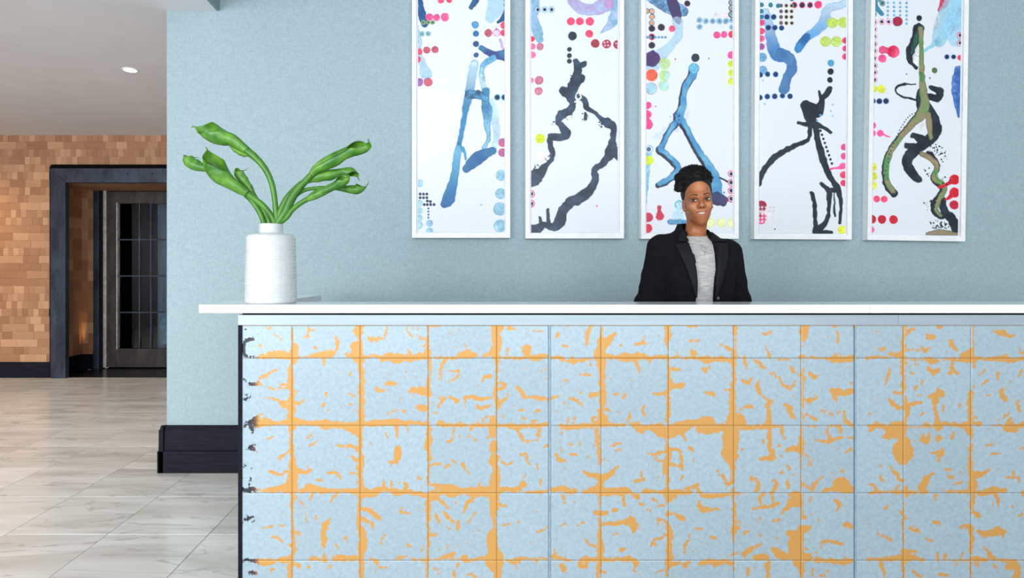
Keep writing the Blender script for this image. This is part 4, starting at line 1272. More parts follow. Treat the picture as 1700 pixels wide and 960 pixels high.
def art2(p):
    p.trail("205,-40,20 215,0,20 250,30,22 300,32,24 345,10,32 380,-10,36", LILAC, (150, 170, 220), alpha=0.75, rim=(150, 130, 200))
    p.trail("405,-20,36 395,30,30 362,92,16 325,123,4", (120, 180, 215), (160, 180, 225), alpha=0.8, rim=(100, 160, 205))
    p.trail("60,-40,30 58,20,24 62,70,16 76,120,20 86,150,14", (110, 180, 205), (130, 170, 220), alpha=0.8, rim=(80, 150, 190))
    for x in (78, 105, 132):
        p.ring(x, 34, 12, (110, 180, 215), WHT, NAVY)
    for x, y, r in ((207, 80, 15), (242, 80, 15), (281, 80, 16), (279, 128, 15)):
        p.dot(x, y, r, (250, 80, 120), rim=(240, 50, 90))
    p.dot(213, 137, 17, BLACK)
    for y in (189, 213, 236):
        p.dot(201, y, 9.5, BLACK)
    for x, y, r in ((302, 166, 17), (346, 168, 17), (390, 170, 17)):
        p.dot(x, y, r, (170, 60, 80), rim=CRIM)
    for x, y in ((338, 162), (350, 160), (340, 174), (352, 174), (384, 166), (396, 166), (390, 178)):
        p.dot(x, y, 4, (230, 180, 200), wob=0)
    p.dot(356, 12, 18, (200, 150, 200), rim=(230, 110, 160), alpha=0.8)
    for x, y, r in ((57, 178, 13), (57, 210, 13), (52, 310, 11)):
        p.dot(x, y, r, (250, 120, 170))
    for x, y, r in ((87, 178, 14), (83, 310, 17), (81, 352, 16)):
        p.dot(x, y, r, (205, 120, 145), rim=(190, 90, 120))
    p.dot(55, 148, 11, (246, 60, 90))
    p.dot(87, 537, 19, YEL, rim=(210, 226, 50))
    p.dot(90, 605, 23, (246, 246, 248), rim=(205, 210, 218))
    for y in (753, 791):
        p.ring(53, y, 14, (240, 70, 110), WHT, NAVY)
    p.dot(308, 801, 3, (230, 60, 90))
    B1, B2 = (38, 56, 76), (52, 74, 96)
    for t in ("228,236,12 234,270,16 225,310,20 214,340,22 205,370,18 214,402,14 200,430,15 172,445,18 158,470,13 178,498,16 190,520,18 165,532,15 130,532,14 127,568,11 136,608,9 110,642,10 85,672,22 60,692,30 42,712,20",
              "260,246,11 236,256,10", "246,302,19 215,330,20", "180,352,19 205,370,18",
              "240,370,10 262,392,12 268,420,10 300,436,8 325,460,9 350,475,18 372,492,15 372,530,11 364,580,22 352,610,18",
              "360,590,22 390,592,24 408,604,30",
              "350,612,16 328,640,12 300,658,12 302,700,13 280,740,18 240,770,22 200,790,20 175,820,18 165,860,22 140,882,18 100,872,12 78,892,20 46,897,24",
              "165,808,6 166,850,10", "116,816,6 120,862,8", "85,845,5 90,882,8"):
        p.trail(t, B1, B2, wob=1.3)
    p.trail("222,395,3 246,376,3 240,352,2", WHT)
    for cx, cy, n in ((145, 480, 8), (200, 452, 8), (262, 452, 12), (322, 480, 14), (120, 612, 16), (75, 655, 10), (200, 300, 6)):
        p.spatter(cx, cy, 16, n, B1)
    p.trail("262,440,5 266,458,7", B1)


def art3(p):
    p.trail("70,-30,30 110,-10,36 150,20,32 200,42,20", (60, 110, 160), (110, 170, 210), alpha=0.85, rim=(60, 80, 140))
    p.trail("150,-20,20 170,40,22 182,80,12", PURP, (60, 50, 90), alpha=0.9)
    p.trail("178,80,20 182,130,16 160,165,16 125,200,22 80,240,36", PALE, (150, 205, 232), alpha=0.7, rim=(130, 190, 222))
    p.dot(78, 225, 32, (110, 60, 120), col2=(60, 50, 100), rim=(100, 130, 190), wob=2)
    for x, y in ((58, 40), (78, 40), (78, 62), (78, 85)):
        p.ring(x, y, 11, (60, 60, 80), (225, 220, 215), (240, 150, 80))
    for x, y, r in ((78, 108, 13), (115, 103, 14), (78, 173, 13), (216, 10, 12)):
        p.dot(x, y, r, (34, 48, 64), rim=(180, 60, 90))
    p.ring(78, 140, 13, (220, 70, 100), BLACK)
    p.dot(157, 108, 13, (244, 90, 130))
    for x in (60, 72, 92, 105, 118, 131):
        p.dot(x, 142, 5, (100, 150, 190), wob=0)
    p.dot(77, 290, 24, (250, 110, 70), rim=(230, 130, 90), col2=(252, 90, 80))
    for x, y in ((128, 245), (128, 290), (125, 330)):
        p.dot(x, y, 22, (200, 235, 150), rim=(190, 230, 120), col2=(170, 220, 220), alpha=0.9)
    p.dot(75, 342, 24, (160, 205, 228), rim=(240, 120, 140))
    for x, y in ((264, 76), (289, 79), (315, 79), (341, 79), (367, 79), (391, 76), (391, 103), (264, 101)):
        p.ring(x, y, 11, (110, 160, 195), (180, 210, 225), (80, 140, 185))
    for x in (330, 350, 370):
        p.ring(x, 56, 7, (245, 190, 205), WHT)
    for y in (-20, 5, 28, 52):
        p.ring(390, y, 13, (40, 54, 80), (210, 200, 180), (110, 170, 190))
    for x, y, r, c in ((332, 133, 14, PINK), (360, 131, 13, PINK), (390, 130, 14, (240, 66, 90)), (388, 211, 15, (246, 80, 150))):
        p.dot(x, y, r, c)
    for y in (246, 281, 314):
        p.dot(389, y, 14, YEL)
    p.dot(248, 222, 16, BLACK)
    for x, y, c in ((169, 227, HOT), (93, 412, HOT), (300, 225, BLACK), (345, 212, YEL), (360, 748, BLUE)):
        p.dot(x, y, 3, c)
    p.trail("62,408,14 62,409,14", (246, 80, 150))
    p.trail("62,442,16 58,460,9 66,482,18", (246, 70, 140))
    p.trail("62,600,16 60,650,12 62,690,6 54,790,3", (90, 175, 215), (140, 200, 228), alpha=0.8)
    p.ring(66, 579, 17, (140, 195, 225), WHT, (70, 110, 150))
    p.dot(66, 622, 18, YEL, rim=(200, 224, 60))
    under = "242,262,14 238,290,16 212,330,14 202,370,12 200,410,15 186,450,20 202,472,13 232,530,11 272,600,13 300,640,17 328,700,22 330,755,26 362,780,13"
    left = "186,460,15 150,502,11 122,560,11 112,578,13 150,608,11 182,650,12 150,690,13 108,712,11"
    p.trail("200,440,26 150,500,20 100,530,16", PALE, alpha=0.4, wob=3)
    for t in (under, left):
        p.trail(t, (30, 44, 66), (44, 60, 84), shift=(-5, 7), grow=1)
    for t in (under, left):
        p.trail(t, (120, 192, 228), (70, 140, 190), grow=-2, rim=(60, 130, 180))
    p.dot(242, 264, 21, (110, 190, 226), rim=(50, 120, 180))
    p.trail("330,770,26 352,778,18 374,776,6", (70, 60, 110), (40, 50, 90), alpha=0.9)
    p.spatter(170, 460, 22, 14, NAVY)
    p.trail("345,688,3 372,705,4", BLACK)
    p.ring(185, 796, 18, (100, 180, 215), (180, 215, 235))
    p.trail("185,815,14 180,845,24", PALE, alpha=0.8)
    p.trail("148,862,10 240,864,11", (40, 70, 100), (90, 150, 190), wob=1)
    for y in (675, 709, 740, 772):
        p.ring(388, y, 14, (240, 70, 120), WHT, NAVY)
    p.dot(64, 845, 19, (196, 50, 78), rim=(236, 70, 110))
    p.dot(62, 888, 18, (214, 44, 66), rim=(240, 80, 120))
    p.trail("107,805,9 106,818,7 109,840,17", (206, 52, 78), rim=(240, 80, 120))
    for x in (305, 348, 388):
        p.dot(x, 867, 17, (228, 244, 120), rim=(222, 240, 100), col2=(236, 244, 180))


def art4(p):
    p.trail("420,-20,12 390,12,14 345,22,16 325,40,18 318,80,22 282,118,18 244,145,16 228,165,16 215,188,14", (196, 220, 240), (80, 150, 208), alpha=0.9, rim=(110, 170, 215), grad=(0, 170))
    p.trail("250,140,15 228,165,17 215,188,15", (40, 110, 175), (60, 130, 190))
    p.trail("88,40,12 100,80,16 112,150,22 130,205,26 165,220,20", (180, 210, 235), (50, 112, 185), alpha=0.9, rim=(80, 140, 200), grad=(60, 210))
    p.trail("150,205,22 180,225,22 192,260,20 172,300,17 160,345,20", (90, 145, 195), (60, 110, 165), alpha=0.95, rim=(40, 90, 150))
    p.dot(75, 220, 18, (80, 150, 205), alpha=0.8)
    p.dot(78, 270, 17, (90, 165, 215), alpha=0.8, rim=(60, 130, 190))
    for x, y, r in ((348, 84, 21), (393, 82, 21), (322, 157, 21), (364, 157, 21)):
        p.dot(x, y, r, (206, 232, 100), rim=(170, 210, 80), col2=(190, 222, 130))
    p.trail("348,84,10 393,82,10", (206, 232, 100))
    for y in (153, 184, 215):
        p.dot(400, y, 13, (246, 80, 120))
        p.dot(402, y, 8, (180, 60, 110))
    for x, y, c in ((72, 85, (246, 80, 140)), (72, 117, (246, 70, 110)), (72, 147, (246, 100, 150)), (72, 178, (170, 90, 170))):
        p.dot(x, y, 13, c)
    p.dot(293, 13, 15, (240, 60, 120))
    for x in (200, 231, 262):
        p.dot(x, 15, 12, (240, 70, 120))
        p.dot(x, 15, 9, (40, 50, 80))
    for x in (149, 169, 190):
        for y in (18, 40, 62, 86):
            p.dot(x, y, 8, (210, 80, 90) if x == 149 else (220, 190, 110))
            p.dot(x, y, 6, (60, 110, 120) if x == 149 else (30, 54, 80))
    for x, y in ((72, 15), (108, 15), (138, 18), (72, 40), (72, 62), (190, -8), (108, -15)):
        p.dot(x, y, 9, (40, 130, 150), rim=(30, 90, 120))
    for x, y in ((94, 62), (120, 62), (99, 104), (125, 104), (151, 105), (68, 288), (96, 286), (127, 286), (67, 377), (95, 373), (124, 372), (154, 370), (184, 371)):
        p.dot(x, y, 11, (60, 150, 210))
        p.dot(x, y, 9, (30, 50, 110))
    p.dot(343, 241, 13, (90, 170, 220))
    p.dot(342, 274, 12, (26, 34, 46))
    p.dot(339, 307, 11, (26, 34, 46))
    K1, K2 = (26, 36, 48), (34, 46, 58)
    for t in ("340,338,8 328,360,12 310,380,10 305,400,14 290,430,24 266,425,30 246,408,21", "246,410,20 258,450,20 270,470,18", "299,352,5 306,385,8",
              "214,474,6 240,480,9 275,480,14 310,490,8 342,512,6", "262,490,9 258,532,8 240,548,9 190,570,10 130,605,12 90,650,11 68,690,10 65,712,10",
              "285,490,13 292,540,12 308,600,14 324,650,13 342,692,12 370,732,12 382,790,7 378,866,6", "304,712,7 335,740,11 336,790,9 330,850,8 302,884,13 285,900,12 346,902,8",
              "270,750,9 280,800,8 282,860,9 285,896,11", "345,735,9 370,738,11", "356,745,2 358,838,4"):
        p.trail(t, K1, K2, wob=1.0)
    for k in range(9):
        p.dot(303 + k * 5.5, 505 + k * 16, 5, K1, wob=0)
    p.trail("326,690,2 350,725,2", WHT)
    for x, y, r in ((394, 569, 13), (394, 604, 13), (393, 677, 14), (393, 709, 13)):
        p.dot(x, y, r, (250, 90, 160) if y < 650 else (240, 66, 110))
    p.trail("392,642,14 370,648,5 344,655,5", (250, 90, 160))
    p.dot(72, 800, 21, (170, 40, 70))
    p.trail("66,820,14 72,850,22", (206, 60, 100), (230, 90, 140))
    for x in (62, 75, 90, 105, 119):
        for y in (805, 819, 832, 846, 860):
            p.dot(x, y, 4.5, (244, 226, 234), wob=0)
    p.trail("60,822,5 82,826,5 95,818,4", (244, 226, 234))
    p.dot(387, 892, 17, (238, 246, 60), rim=(214, 226, 60))
    for x, y, r in ((350, 403, 3), (343, 428, 3), (350, 447, 3), (303, 445, 5), (290, 465, 4), (85, 402, 3), (58, 536, 3), (78, 310, 3)):
        p.dot(x, y, r, (80, 180, 230), wob=0)
    p.dot(125, 890, 3, NAVY)


def art5(p):
    for x in (132, 156, 180, 205):
        for y in range(-10, 95, 16):
            p.dot(x, y, 5, (110, 180, 225), wob=0)
    p.trail("80,-10,10 85,25,10 110,52,7", (70, 150, 180), (60, 120, 150))
    for x, y in ((78, 10), (95, -8), (110, 8), (78, 52)):
        p.ring(x, y, 11, (60, 120, 130), (150, 190, 190), (50, 90, 90))
    for y in (82, 110, 138, 167, 195, 223, 252, 279, 307):
        p.ring(80, y, 12, (246, 150, 170), WHT, (40, 50, 100))
    for x in (108, 135):
        p.ring(x, 80, 12, (246, 150, 170), WHT, (40, 50, 100))
    p.dot(170, 78, 19, (170, 40, 70), rim=(120, 40, 70))
    p.trail("112,190,15 150,196,9", (250, 90, 140))
    p.dot(110, 224, 16, (250, 90, 150))
    p.dot(154, 196, 24, (236, 40, 90), col2=(246, 90, 130))
    for x, y, r in ((76, 342, 15), (107, 343, 16), (73, 646, 16), (75, 683, 17), (73, 719, 16)):
        p.dot(x, y, r, (232, 240, 70), rim=(222, 228, 80))
    for x in (74, 99, 125):
        p.dot(x, 390, 12, (120, 180, 220))
        p.dot(x, 390, 10, (34, 44, 90))
    for x, y in ((74, 485), (72, 515), (103, 515), (67, 892)):
        p.dot(x, y, 13, (250, 90, 160), alpha=0.95)
    p.trail("108,518,5 142,529,2", PINK)
    for x in (88, 118):
        p.dot(x, 772, 13, (250, 80, 120))
    p.ring(62, 772, 9, PINK, WHT, NAVY)
    for x in (70, 109, 154):
        p.dot(x, 851, 17, (206, 30, 60), rim=(236, 60, 90))
    p.trail("360,-30,20 348,10,14 332,32,5", (236, 60, 96), (246, 110, 140))
    p.trail("400,-20,40 380,50,50 345,110,36 330,150,26", (170, 218, 238), (130, 200, 230), alpha=0.8, rim=(120, 190, 225))
    p.trail("405,60,40 400,140,34", (150, 205, 235), alpha=0.7)
    p.trail("330,150,14 300,175,7 275,192,5", (150, 210, 235))
    p.trail("408,262,16 400,320,20 404,380,16 412,440,8", (60, 110, 190), (110, 150, 215), rim=(40, 90, 170))
    p.trail("330,60,8 322,90,10", (200, 225, 235))
    for y in (128, 158):
        p.ring(414, y, 12, (240, 70, 100), WHT, NAVY)
    for x in (362, 388):
        p.dot(x, 213, 10, (90, 160, 210))
        p.dot(x, 213, 8, NAVY)
    p.dot(414, 216, 11, (246, 80, 90))
    p.dot(254, 64, 11, (24, 34, 44))
    p.dot(314, 267, 11, (80, 120, 60), rim=(40, 60, 50))
    for x, y in ((205, 283), (296, 297), (262, 310)):
        p.dot(x, y, 3, BLACK)
    K = (24, 34, 46)
    for t in ("252,105,21 238,150,17 218,195,17 222,228,13 242,258,8", "240,322,3 190,324,4 160,345,4 185,370,4 242,383,4",
              "300,335,9 335,348,15 325,375,14 288,368,14", "266,350,18 268,400,26 300,440,24 322,495,20 292,540,22 250,570,20 216,600,22 208,640,20 236,680,17 254,695,13",
              "204,562,11 245,568,14", "234,522,13 266,536,16", "256,430,12 222,480,13 176,532,12 138,592,13 122,650,14 128,712,14 156,748,15",
              "290,590,9 325,640,12 308,688,10 345,728,12 312,790,14 322,826,12 345,838,10", "345,770,12 352,815,16 385,850,19 396,885,18", "300,590,8 330,640,9"):
        p.trail(t, K, (34, 48, 60), wob=1.2)
    p.trail("246,192,9 240,225,12 246,250,3", WHT)
    p.trail("246,120,6 238,160,8 225,200,6", (40, 90, 80), (60, 120, 80))
    for t in ("260,105,11 262,180,9 264,260,10 268,330,14 276,395,18 264,440,20 225,480,13 180,532,11 142,590,11 126,650,11 130,705,11 152,740,11",
              "290,440,12 294,490,11 300,530,8", "262,592,9 300,612,11 325,642,10 310,685,10 340,705,10 354,730,9 332,770,10 320,810,9 338,832,7"):
        p.trail(t, TAN, (110, 140, 90), wob=1.0, rim=(70, 80, 60), mott=0.2)
    p.trail("262,160,9 264,200,9", (90, 150, 70), alpha=0.6)
    p.trail("126,620,10 128,690,10", (70, 150, 80), alpha=0.7)
    p.trail("262,280,8 264,305,8", (60, 140, 70), alpha=0.7)
    p.trail("316,660,8 330,700,6", (70, 150, 70), alpha=0.6)
    p.trail("270,480,8 262,500,4", WHT)
    for k in range(22):
        t = k / 21
        p.dot(238 - 130 * t ** 0.8 + (6 if t > .8 else 0), 435 + 260 * t ** 1.4, 2.6, K, wob=0)
    for x, y in ((392, 692), (392, 742)):
        p.dot(x, y, 20, (226, 24, 48), rim=(240, 60, 80))
    p.dot(390, 790, 18, (190, 30, 56), rim=(226, 50, 76))
    p.trail("330,722,4 350,716,7 378,702,8", (216, 30, 50))
    p.trail("355,772,3 368,764,7 384,750,9", (216, 30, 50))
    for cx, cy, n in ((320, 575, 22), (340, 600, 12), (295, 790, 14), (320, 870, 26), (345, 880, 20), (290, 660, 8), (350, 700, 8)):
        p.spatter(cx, cy, 26, n, K)
    p.trail("286,908,8 330,898,12 370,904,12 405,906,10", TAN, (140, 130, 110), rim=(60, 60, 50))


SFR = 271.6
DFR = F / SFR                               # face of the frames
ARTS = [(684.0, 847.0, 395.0, 0.0, 670, 2.342, art1, 'blue', 'framed abstract print with two pale blue dripping legs, nearest the potted stems'),
        (872.5, 1036.0, 396.0, 0.0, 860, 2.342, art2, 'black', 'framed abstract print with two branching slate black trails running to its edges'),
        (1064.5, 1226.5, 396.5, 0.0, 1050, 2.342, art3, 'sky', 'framed abstract print hanging behind the head of the receptionist'),
        (1252.0, 1414.0, 397.0, 0.3, 1235, 2.342, art4, 'ink', 'framed abstract print with spindly black figure and pale green dots above'),
        (1440.0, 1602.5, 398.5, 0.9, 1420, 2.34, art5, 'tan', 'framed abstract print with tan, green and black trails and red dots')]
for k, (fx0, fx1, fy1, tilt, ox, sc, fn, nm, label) in enumerate(ARTS):
    fr = empty('framed_print', (P(fx0, fy1, DFR).x, DFR, P(fx0, fy1, DFR).z))
    tag(fr, label, 'picture', 'row of five framed abstract prints on the blue wall')
    W = (fx1 - fx0) / SFR
    H = 1.83
    fr.rotation_euler = (0, math.radians(tilt), 0)
    bw, dep = 0.026, DW - DFR
    bm = bmesh.new()
    oc = [(0, 0), (W, 0), (W, H), (0, H)]
    ic = [(bw, bw), (W - bw, bw), (W - bw, H - bw), (bw, H - bw)]
    rings = [[bm.verts.new((a, y, b_)) for a, b_ in c] for c, y in ((oc, dep - 0.001), (oc, 0.0), (ic, 0.002), (ic, 0.02), (ic, dep - 0.001))]
    for A, B in zip(rings[:-1], rings[1:]):
        for i in range(4):
            bm.faces.new((A[i], A[(i + 1) % 4], B[(i + 1) % 4], B[i]))
    for i in range(4):
        bm.faces.new((rings[0][i], rings[-1][i], rings[-1][(i + 1) % 4], rings[0][(i + 1) % 4]))
    bmesh.ops.recalc_face_normals(bm, faces=bm.faces[:])
    link('frame', bm_mesh(bm), 'white_frame', fr)
    mb = box_mesh(bw, W - bw, 0.0145, 0.020, bw, H - bw)
    link('mount_board', mb, 'mount_board', fr)
    g = 0.010
    # paper, painted
    px0, px1 = fx0 + (bw + g) * SFR, fx1 - (bw + g) * SFR
    py1, py0 = fy1 - (bw + g) * SFR, fy1 - (H - bw - g) * SFR
    slant = math.tan(math.radians(tilt)) * SFR
    p = Paint(ox, sc, px0, px1, py0, py1, 40 + k)
    if tilt:                                # the motif is drawn upright, the sheet leans with its frame
        p.X = p.X + (fy1 - p.Y) * math.tan(math.radians(tilt))
    fn(p)
    for _ in range(26):                     # the part of the sheet above the photograph
        p.dot(p.r.uniform(40, 400), p.r.uniform(-225, -50), p.r.uniform(8, 17), [PINK, NAVY, YEL, SKY, MUD, BLUE][p.r.integers(6)])
    p.trail("%d,-240,18 %d,-160,24 %d,-70,14" % (100 + 40 * k, 180 + 20 * k, 120 + 50 * k), SKY, BLUE, alpha=0.8)
    xs_m = (p.xs - fx0) / SFR
    zs_m = (fy1 - p.ys) / SFR
    me, XXm, ZZm, rim = grid_mesh(xs_m, zs_m, 0.0130)
    C = np.clip(p.C * 0.965, 0, 255) / 255.0
    Cl = np.where(C <= 0.04045, C / 12.92, ((C + 0.055) / 1.055) ** 2.4).reshape(-1, 3)
    Cl = np.vstack([Cl, Cl[rim]])
    at = me.color_attributes.new('paint', 'FLOAT_COLOR', 'POINT')
    at.data.foreach_set('color', np.hstack([Cl, np.ones((len(Cl), 1))]).astype(np.float32).ravel())
    link('print', me, 'painted_print', fr)

# ------------------------------------------------------------------ vase with eight green callas
DV = F / 405.0
vx = (450 - X0) / 405.0
vase = empty('vase', (vx, DV, ZT))
tag(vase, 'tall white speckled ceramic vase with throwing rings and short neck on the counter', 'vase')
prof = [(0.003, 0.0), (0.098, 0.0), (0.1025, 0.004)]
for i in range(1, 90):
    t = i / 90.0
    zz = 0.004 + t * 0.262
    r = 0.1035 - 0.0065 * t + 0.0012 * math.sin(zz * 2 * math.pi / 0.0145 + 0.7 * math.sin(zz * 60)) + 0.0005 * math.sin(zz * 2 * math.pi / 0.037)
    prof.append((r, zz))
prof += [(0.0945, 0.271), (0.088, 0.2775), (0.075, 0.281), (0.0560, 0.2825), (0.0485, 0.285), (0.0470, 0.291), (0.0468, 0.305), (0.0470, 0.318),
         (0.0462, 0.3225), (0.0438, 0.3235), (0.0418, 0.321), (0.0410, 0.30), (0.041, 0.288), (0.082, 0.270), (0.090, 0.20), (0.092, 0.02), (0.002, 0.014)]
bm = bmesh.new()
link('vessel', lathe_mesh(prof, 96, 0.0012), 'ceramic', vase)
bm.free()


def vp(px, py, dd):
    return P(px, py, DV + dd)


def calla(label, stem, spathe, lip, wide, dd_end=0.0, tip=None, open_=0.5, wrap=1.12, m='calla_spathe'):
    """stem, spathe: (px, py, radius px); lip: image direction of the open side; wide: spathe radius (px)"""
    n0 = len(stem)
    allp = stem + spathe
    base = vp(450 + (stem[0][0] - 450) * 0.25, 496, 0)
    r = empty('calla_lily', base)
    tag(r, label, 'flower', 'green callas in the white vase')
    tot = len(allp) - 1
    d_at = lambda i: 0.008 * math.sin(i + stem[0][0]) * 0 + dd_end * (i / tot) ** 1.2
    S = [tuple(vp(a, b_, d_at(i))) + (q / 405.0,) for i, (a, b_, q) in enumerate(stem)]
    inside = [tuple(base) + (stem[0][2] * 0.8 / 405.0,),
              tuple(vp(450 + max(min((stem[0][0] - 450) * 0.5, 8), -8), 425, 0)) + (stem[0][2] * 0.85 / 405.0,),
              tuple(vp(450 + max(min((stem[0][0] - 450) * 0.7, 14.5 - stem[0][2]), stem[0][2] - 14.5), 390, 0)) + (stem[0][2] * 0.9 / 405.0,)]
    stem = [(450 + max(min(stem[0][0] - 450, 16.0 - stem[0][2]), stem[0][2] - 16.0),) + stem[0][1:]] + stem[1:]
    S = [tuple(vp(a, b_, d_at(i))) + (q / 405.0,) for i, (a, b_, q) in enumerate(stem)]
    over = spathe[:1]
    S2 = inside + S + [tuple(vp(a, b_, d_at(n0 + i))) + (q / 405.0,) for i, (a, b_, q) in enumerate(over)]
    path = smooth_path(S2, 46)
    bm = bmesh.new()
    add_tube(bm, [Vector(q[:3]) - base for q in path], list(path[:, 3]), 14)
    link('stem', bm_mesh(bm, smooth=True), 'calla_stem', r)
    # rolled spathe
    A = [tuple(vp(a, b_, d_at(n0 + i))) + (q / 405.0,) for i, (a, b_, q) in enumerate(spathe)]
    nu, nv = 46, 40
    ax = smooth_path(A, nu)
    L0 = Vector((lip[0], lip[2] if len(lip) > 2 else -0.35, -lip[1])).normalized()
    verts, faces = [], []
    for i in range(nu):
        u = i / (nu - 1)
        c = Vector(ax[i][:3])
        t = (Vector(ax[min(i + 1, nu - 1)][:3]) - Vector(ax[max(i - 1, 0)][:3])).normalized()
        N = (L0 - t * L0.dot(t)).normalized()
        B = t.cross(N)
        R = ax[i][3]
        k = 0.0 if u < open_ else (u - open_) / (1 - open_)
        half = math.pi * (wrap * (1 - k ** 1.3) + 0.10 * k)
        flare = 1 + 0.35 * k
        for j in range(nv):
            s_ = -1 + 2 * j / (nv - 1)
            v = s_ * half
            edge = abs(s_) ** 4
            rr = R * flare * (1 + 0.09 * s_ * min(u * 5, 1)) + 0.0012 * min(u * 6, 1) - 0.0004 + 0.0022 * edge * math.sin(u * 26 + s_ * 3) * (u > 0.15) + 0.003 * edge * k
            verts.append(c + N * (math.cos(v + math.pi) * -rr) + B * (math.sin(v) * rr) - base)
    for i in range(nu - 1):
        for j in range(nv - 1):
            a = i * nv + j
            faces.append((a, a + 1, a + nv + 1, a + nv))
    me = np_mesh('spathe', verts, faces)
    o = link('spathe', me, m, r)
    so = o.modifiers.new('thickness', 'SOLIDIFY')
    so.thickness = 0.0011
    so.offset = 0
    if tip:
        tp = smooth_path([tuple(vp(a, b_, d_at(tot))) for a, b_ in tip], 16)
        tp = tp + (np.array(verts[(nu - 1) * nv + nv // 2] + base) - tp[0])
        bm = bmesh.new()
        add_tube(bm, [Vector(q) - base for q in tp], list(np.linspace(0.0026, 0.0004, 16)), 7)
        link('tip', bm_mesh(bm, smooth=True), 'calla_rib', r)
    return r


calla('tallest green calla arching left, its broad leafy mouth at upper left',
      [(463, 374, 4.6), (458, 352, 4.6), (456, 330, 4.6), (452, 308, 4.8), (445, 289, 5.0), (434, 272, 5.4), (421, 259, 6.2), (409, 250, 7.0)],
      [(411, 251, 6.6), (398, 241, 8.2), (385, 232, 10), (372, 229, 12), (360, 224, 13.5), (350, 218, 13), (340, 214, 10), (331, 211, 6), (322, 208.5, 1.2)],
      (-0.1, 0.55, 1.0), 12, 0.0, [(323, 209), (319, 210), (317, 211.5)], 0.30, 1.1)
calla('green calla at far left with a small hooked pale green mouth',
      [(439, 374, 4.6), (433, 356, 4.6), (422, 338, 4.6), (408, 324, 4.2), (392, 310, 4), (376, 297, 4), (362, 289, 4), (351, 283, 4)],
      [(353, 284, 4), (346, 281, 5), (336, 278, 6.5), (326, 275, 8.5), (318, 271, 9), (313, 266, 7.5), (311, 261, 4), (314, 258.5, 1.5)],
      (-0.6, 0.8, 0.3), 8, 0.05, [(315, 259), (322, 260.5), (329, 261), (335, 264)], 0.55, 1.15)
calla('green calla at left with a wide upright mouth showing its dark inside',
      [(457, 374, 4.4), (449, 356, 4.6), (436, 341, 5), (422, 330, 5.4), (409, 321, 6.2)],
      [(411, 322, 6.2), (400, 315, 8), (388, 307, 9.5), (377, 299, 12), (367, 290, 14.5), (359, 278, 14.5), (353, 266, 12), (349, 256, 8), (345, 247, 1.2)],
      (-0.75, 0.25, 0.75), 14, -0.05, [(346, 248), (344, 245.5), (342, 244)], 0.34, 1.1)
calla('small green calla bud with a thin curled tip, standing left of the tallest stem',
      [(448, 374, 3.6), (441, 355, 3.6), (433, 341, 3.8), (425, 330, 4), (419, 320, 4.2)],
      [(420, 322, 4.2), (415, 313, 5), (409, 305, 6.2), (403, 297, 7.2), (398, 290, 7), (396, 285, 4.5), (400, 283, 1.5)],
      (-0.8, 0.3, 0.8), 7, 0.02, [(400, 284), (405, 284), (409, 281.5), (413, 279.5)], 0.5, 1.15)
calla('topmost green calla on the right, long rolled flower reaching to the upper right',
      [(468, 374, 6.4), (474, 352, 7), (483, 332, 7.2), (494, 315, 6.4), (508, 300, 5.4), (519, 288, 5)],
      [(517, 290, 5), (524, 282, 6.5), (540, 273, 9.5), (556, 265, 10.5), (570, 257, 8.5), (583, 251, 8.5), (597, 246, 9), (607, 241, 7.5), (611, 234, 2)],
      (0.3, 0.5, 0.9), 9, -0.03, [(611, 235), (609, 231.5), (612, 230.5)], 0.5, 1.12)
calla('green calla on the right just under the topmost one, its hook bending down',
      [(461, 374, 5), (466, 351, 5.6), (476, 331, 5.8), (488, 316, 5), (500, 305, 4.6), (510, 300, 4.4)],
      [(508, 301, 4.4), (518, 297, 6), (532, 293, 8), (546, 291, 8.5), (560, 287, 6), (572, 285, 5.5), (582, 286, 6.5), (589, 290, 4), (593, 296, 1.2)],
      (0.2, -0.8, 0.6), 7, 0.03, [(593, 295), (595, 298), (598, 299)], 0.55, 1.15)
calla('lowest reaching green calla on the right, curved thin stem and upturned end',
      [(466, 374, 3.2), (477, 348, 3.2), (489, 328, 3.2), (503, 317, 3.2), (520, 313, 3), (540, 311.5, 3), (560, 313, 3.4)],
      [(556, 312.5, 3.2), (568, 313, 4.5), (580, 314.5, 6), (592, 315, 7), (601, 311, 5), (607, 306, 1.8)],
      (0.3, 0.8, 0.5), 6, 0.05, [(607, 307), (610, 303), (610, 297.5)], 0.5, 1.15)
calla('green calla crossing in front of the lowest one, mouth turned up beside it',
      [(472, 374, 4), (476, 361, 4.2), (485, 349, 4.2), (498, 338, 4.2), (512, 330, 4.2)],
      [(510, 331, 4.2), (520, 326, 6), (532, 320, 6.6), (545, 314, 5.6), (557, 308, 6), (567, 302, 7), (573, 296, 6.5), (576, 289, 2)],
      (0.5, 0.5, 0.7), 6, -0.04, None, 0.55, 1.15)

# the folded-back flap under the tallest calla
first = [o for o in bpy.data.objects if o.name == 'calla_lily'][0]
b0 = first.location
top = smooth_path([tuple(vp(a, b_, -0.012)) for a, b_ in ((380, 241), (388, 245), (398, 250), (407, 255), (412, 259))], 20)
low = smooth_path([tuple(vp(a, b_, -0.004)) for a, b_ in ((380, 241), (386, 250), (394, 256), (402, 260), (410, 261))], 20)
vs_, fs_ = [], []
for i in range(20):
    for j in range(8):
        t = j / 7
        q = Vector(top[i]) * (1 - t) + Vector(low[i]) * t
        q.y -= 0.008 * math.sin(math.pi * t) * math.sin(math.pi * i / 19)
        q.z -= 0.0015 * t * math.sin(i * 1.3)
        vs_.append(q - b0)
for i in range(19):
    for j in range(7):
        a = i * 8 + j
        fs_.append((a, a + 1, a + 9, a + 8))
fo = link('spathe_fold', np_mesh('fold', vs_, fs_), 'calla_spathe', first)
sf = fo.modifiers.new('thickness', 'SOLIDIFY')
sf.thickness = 0.0012


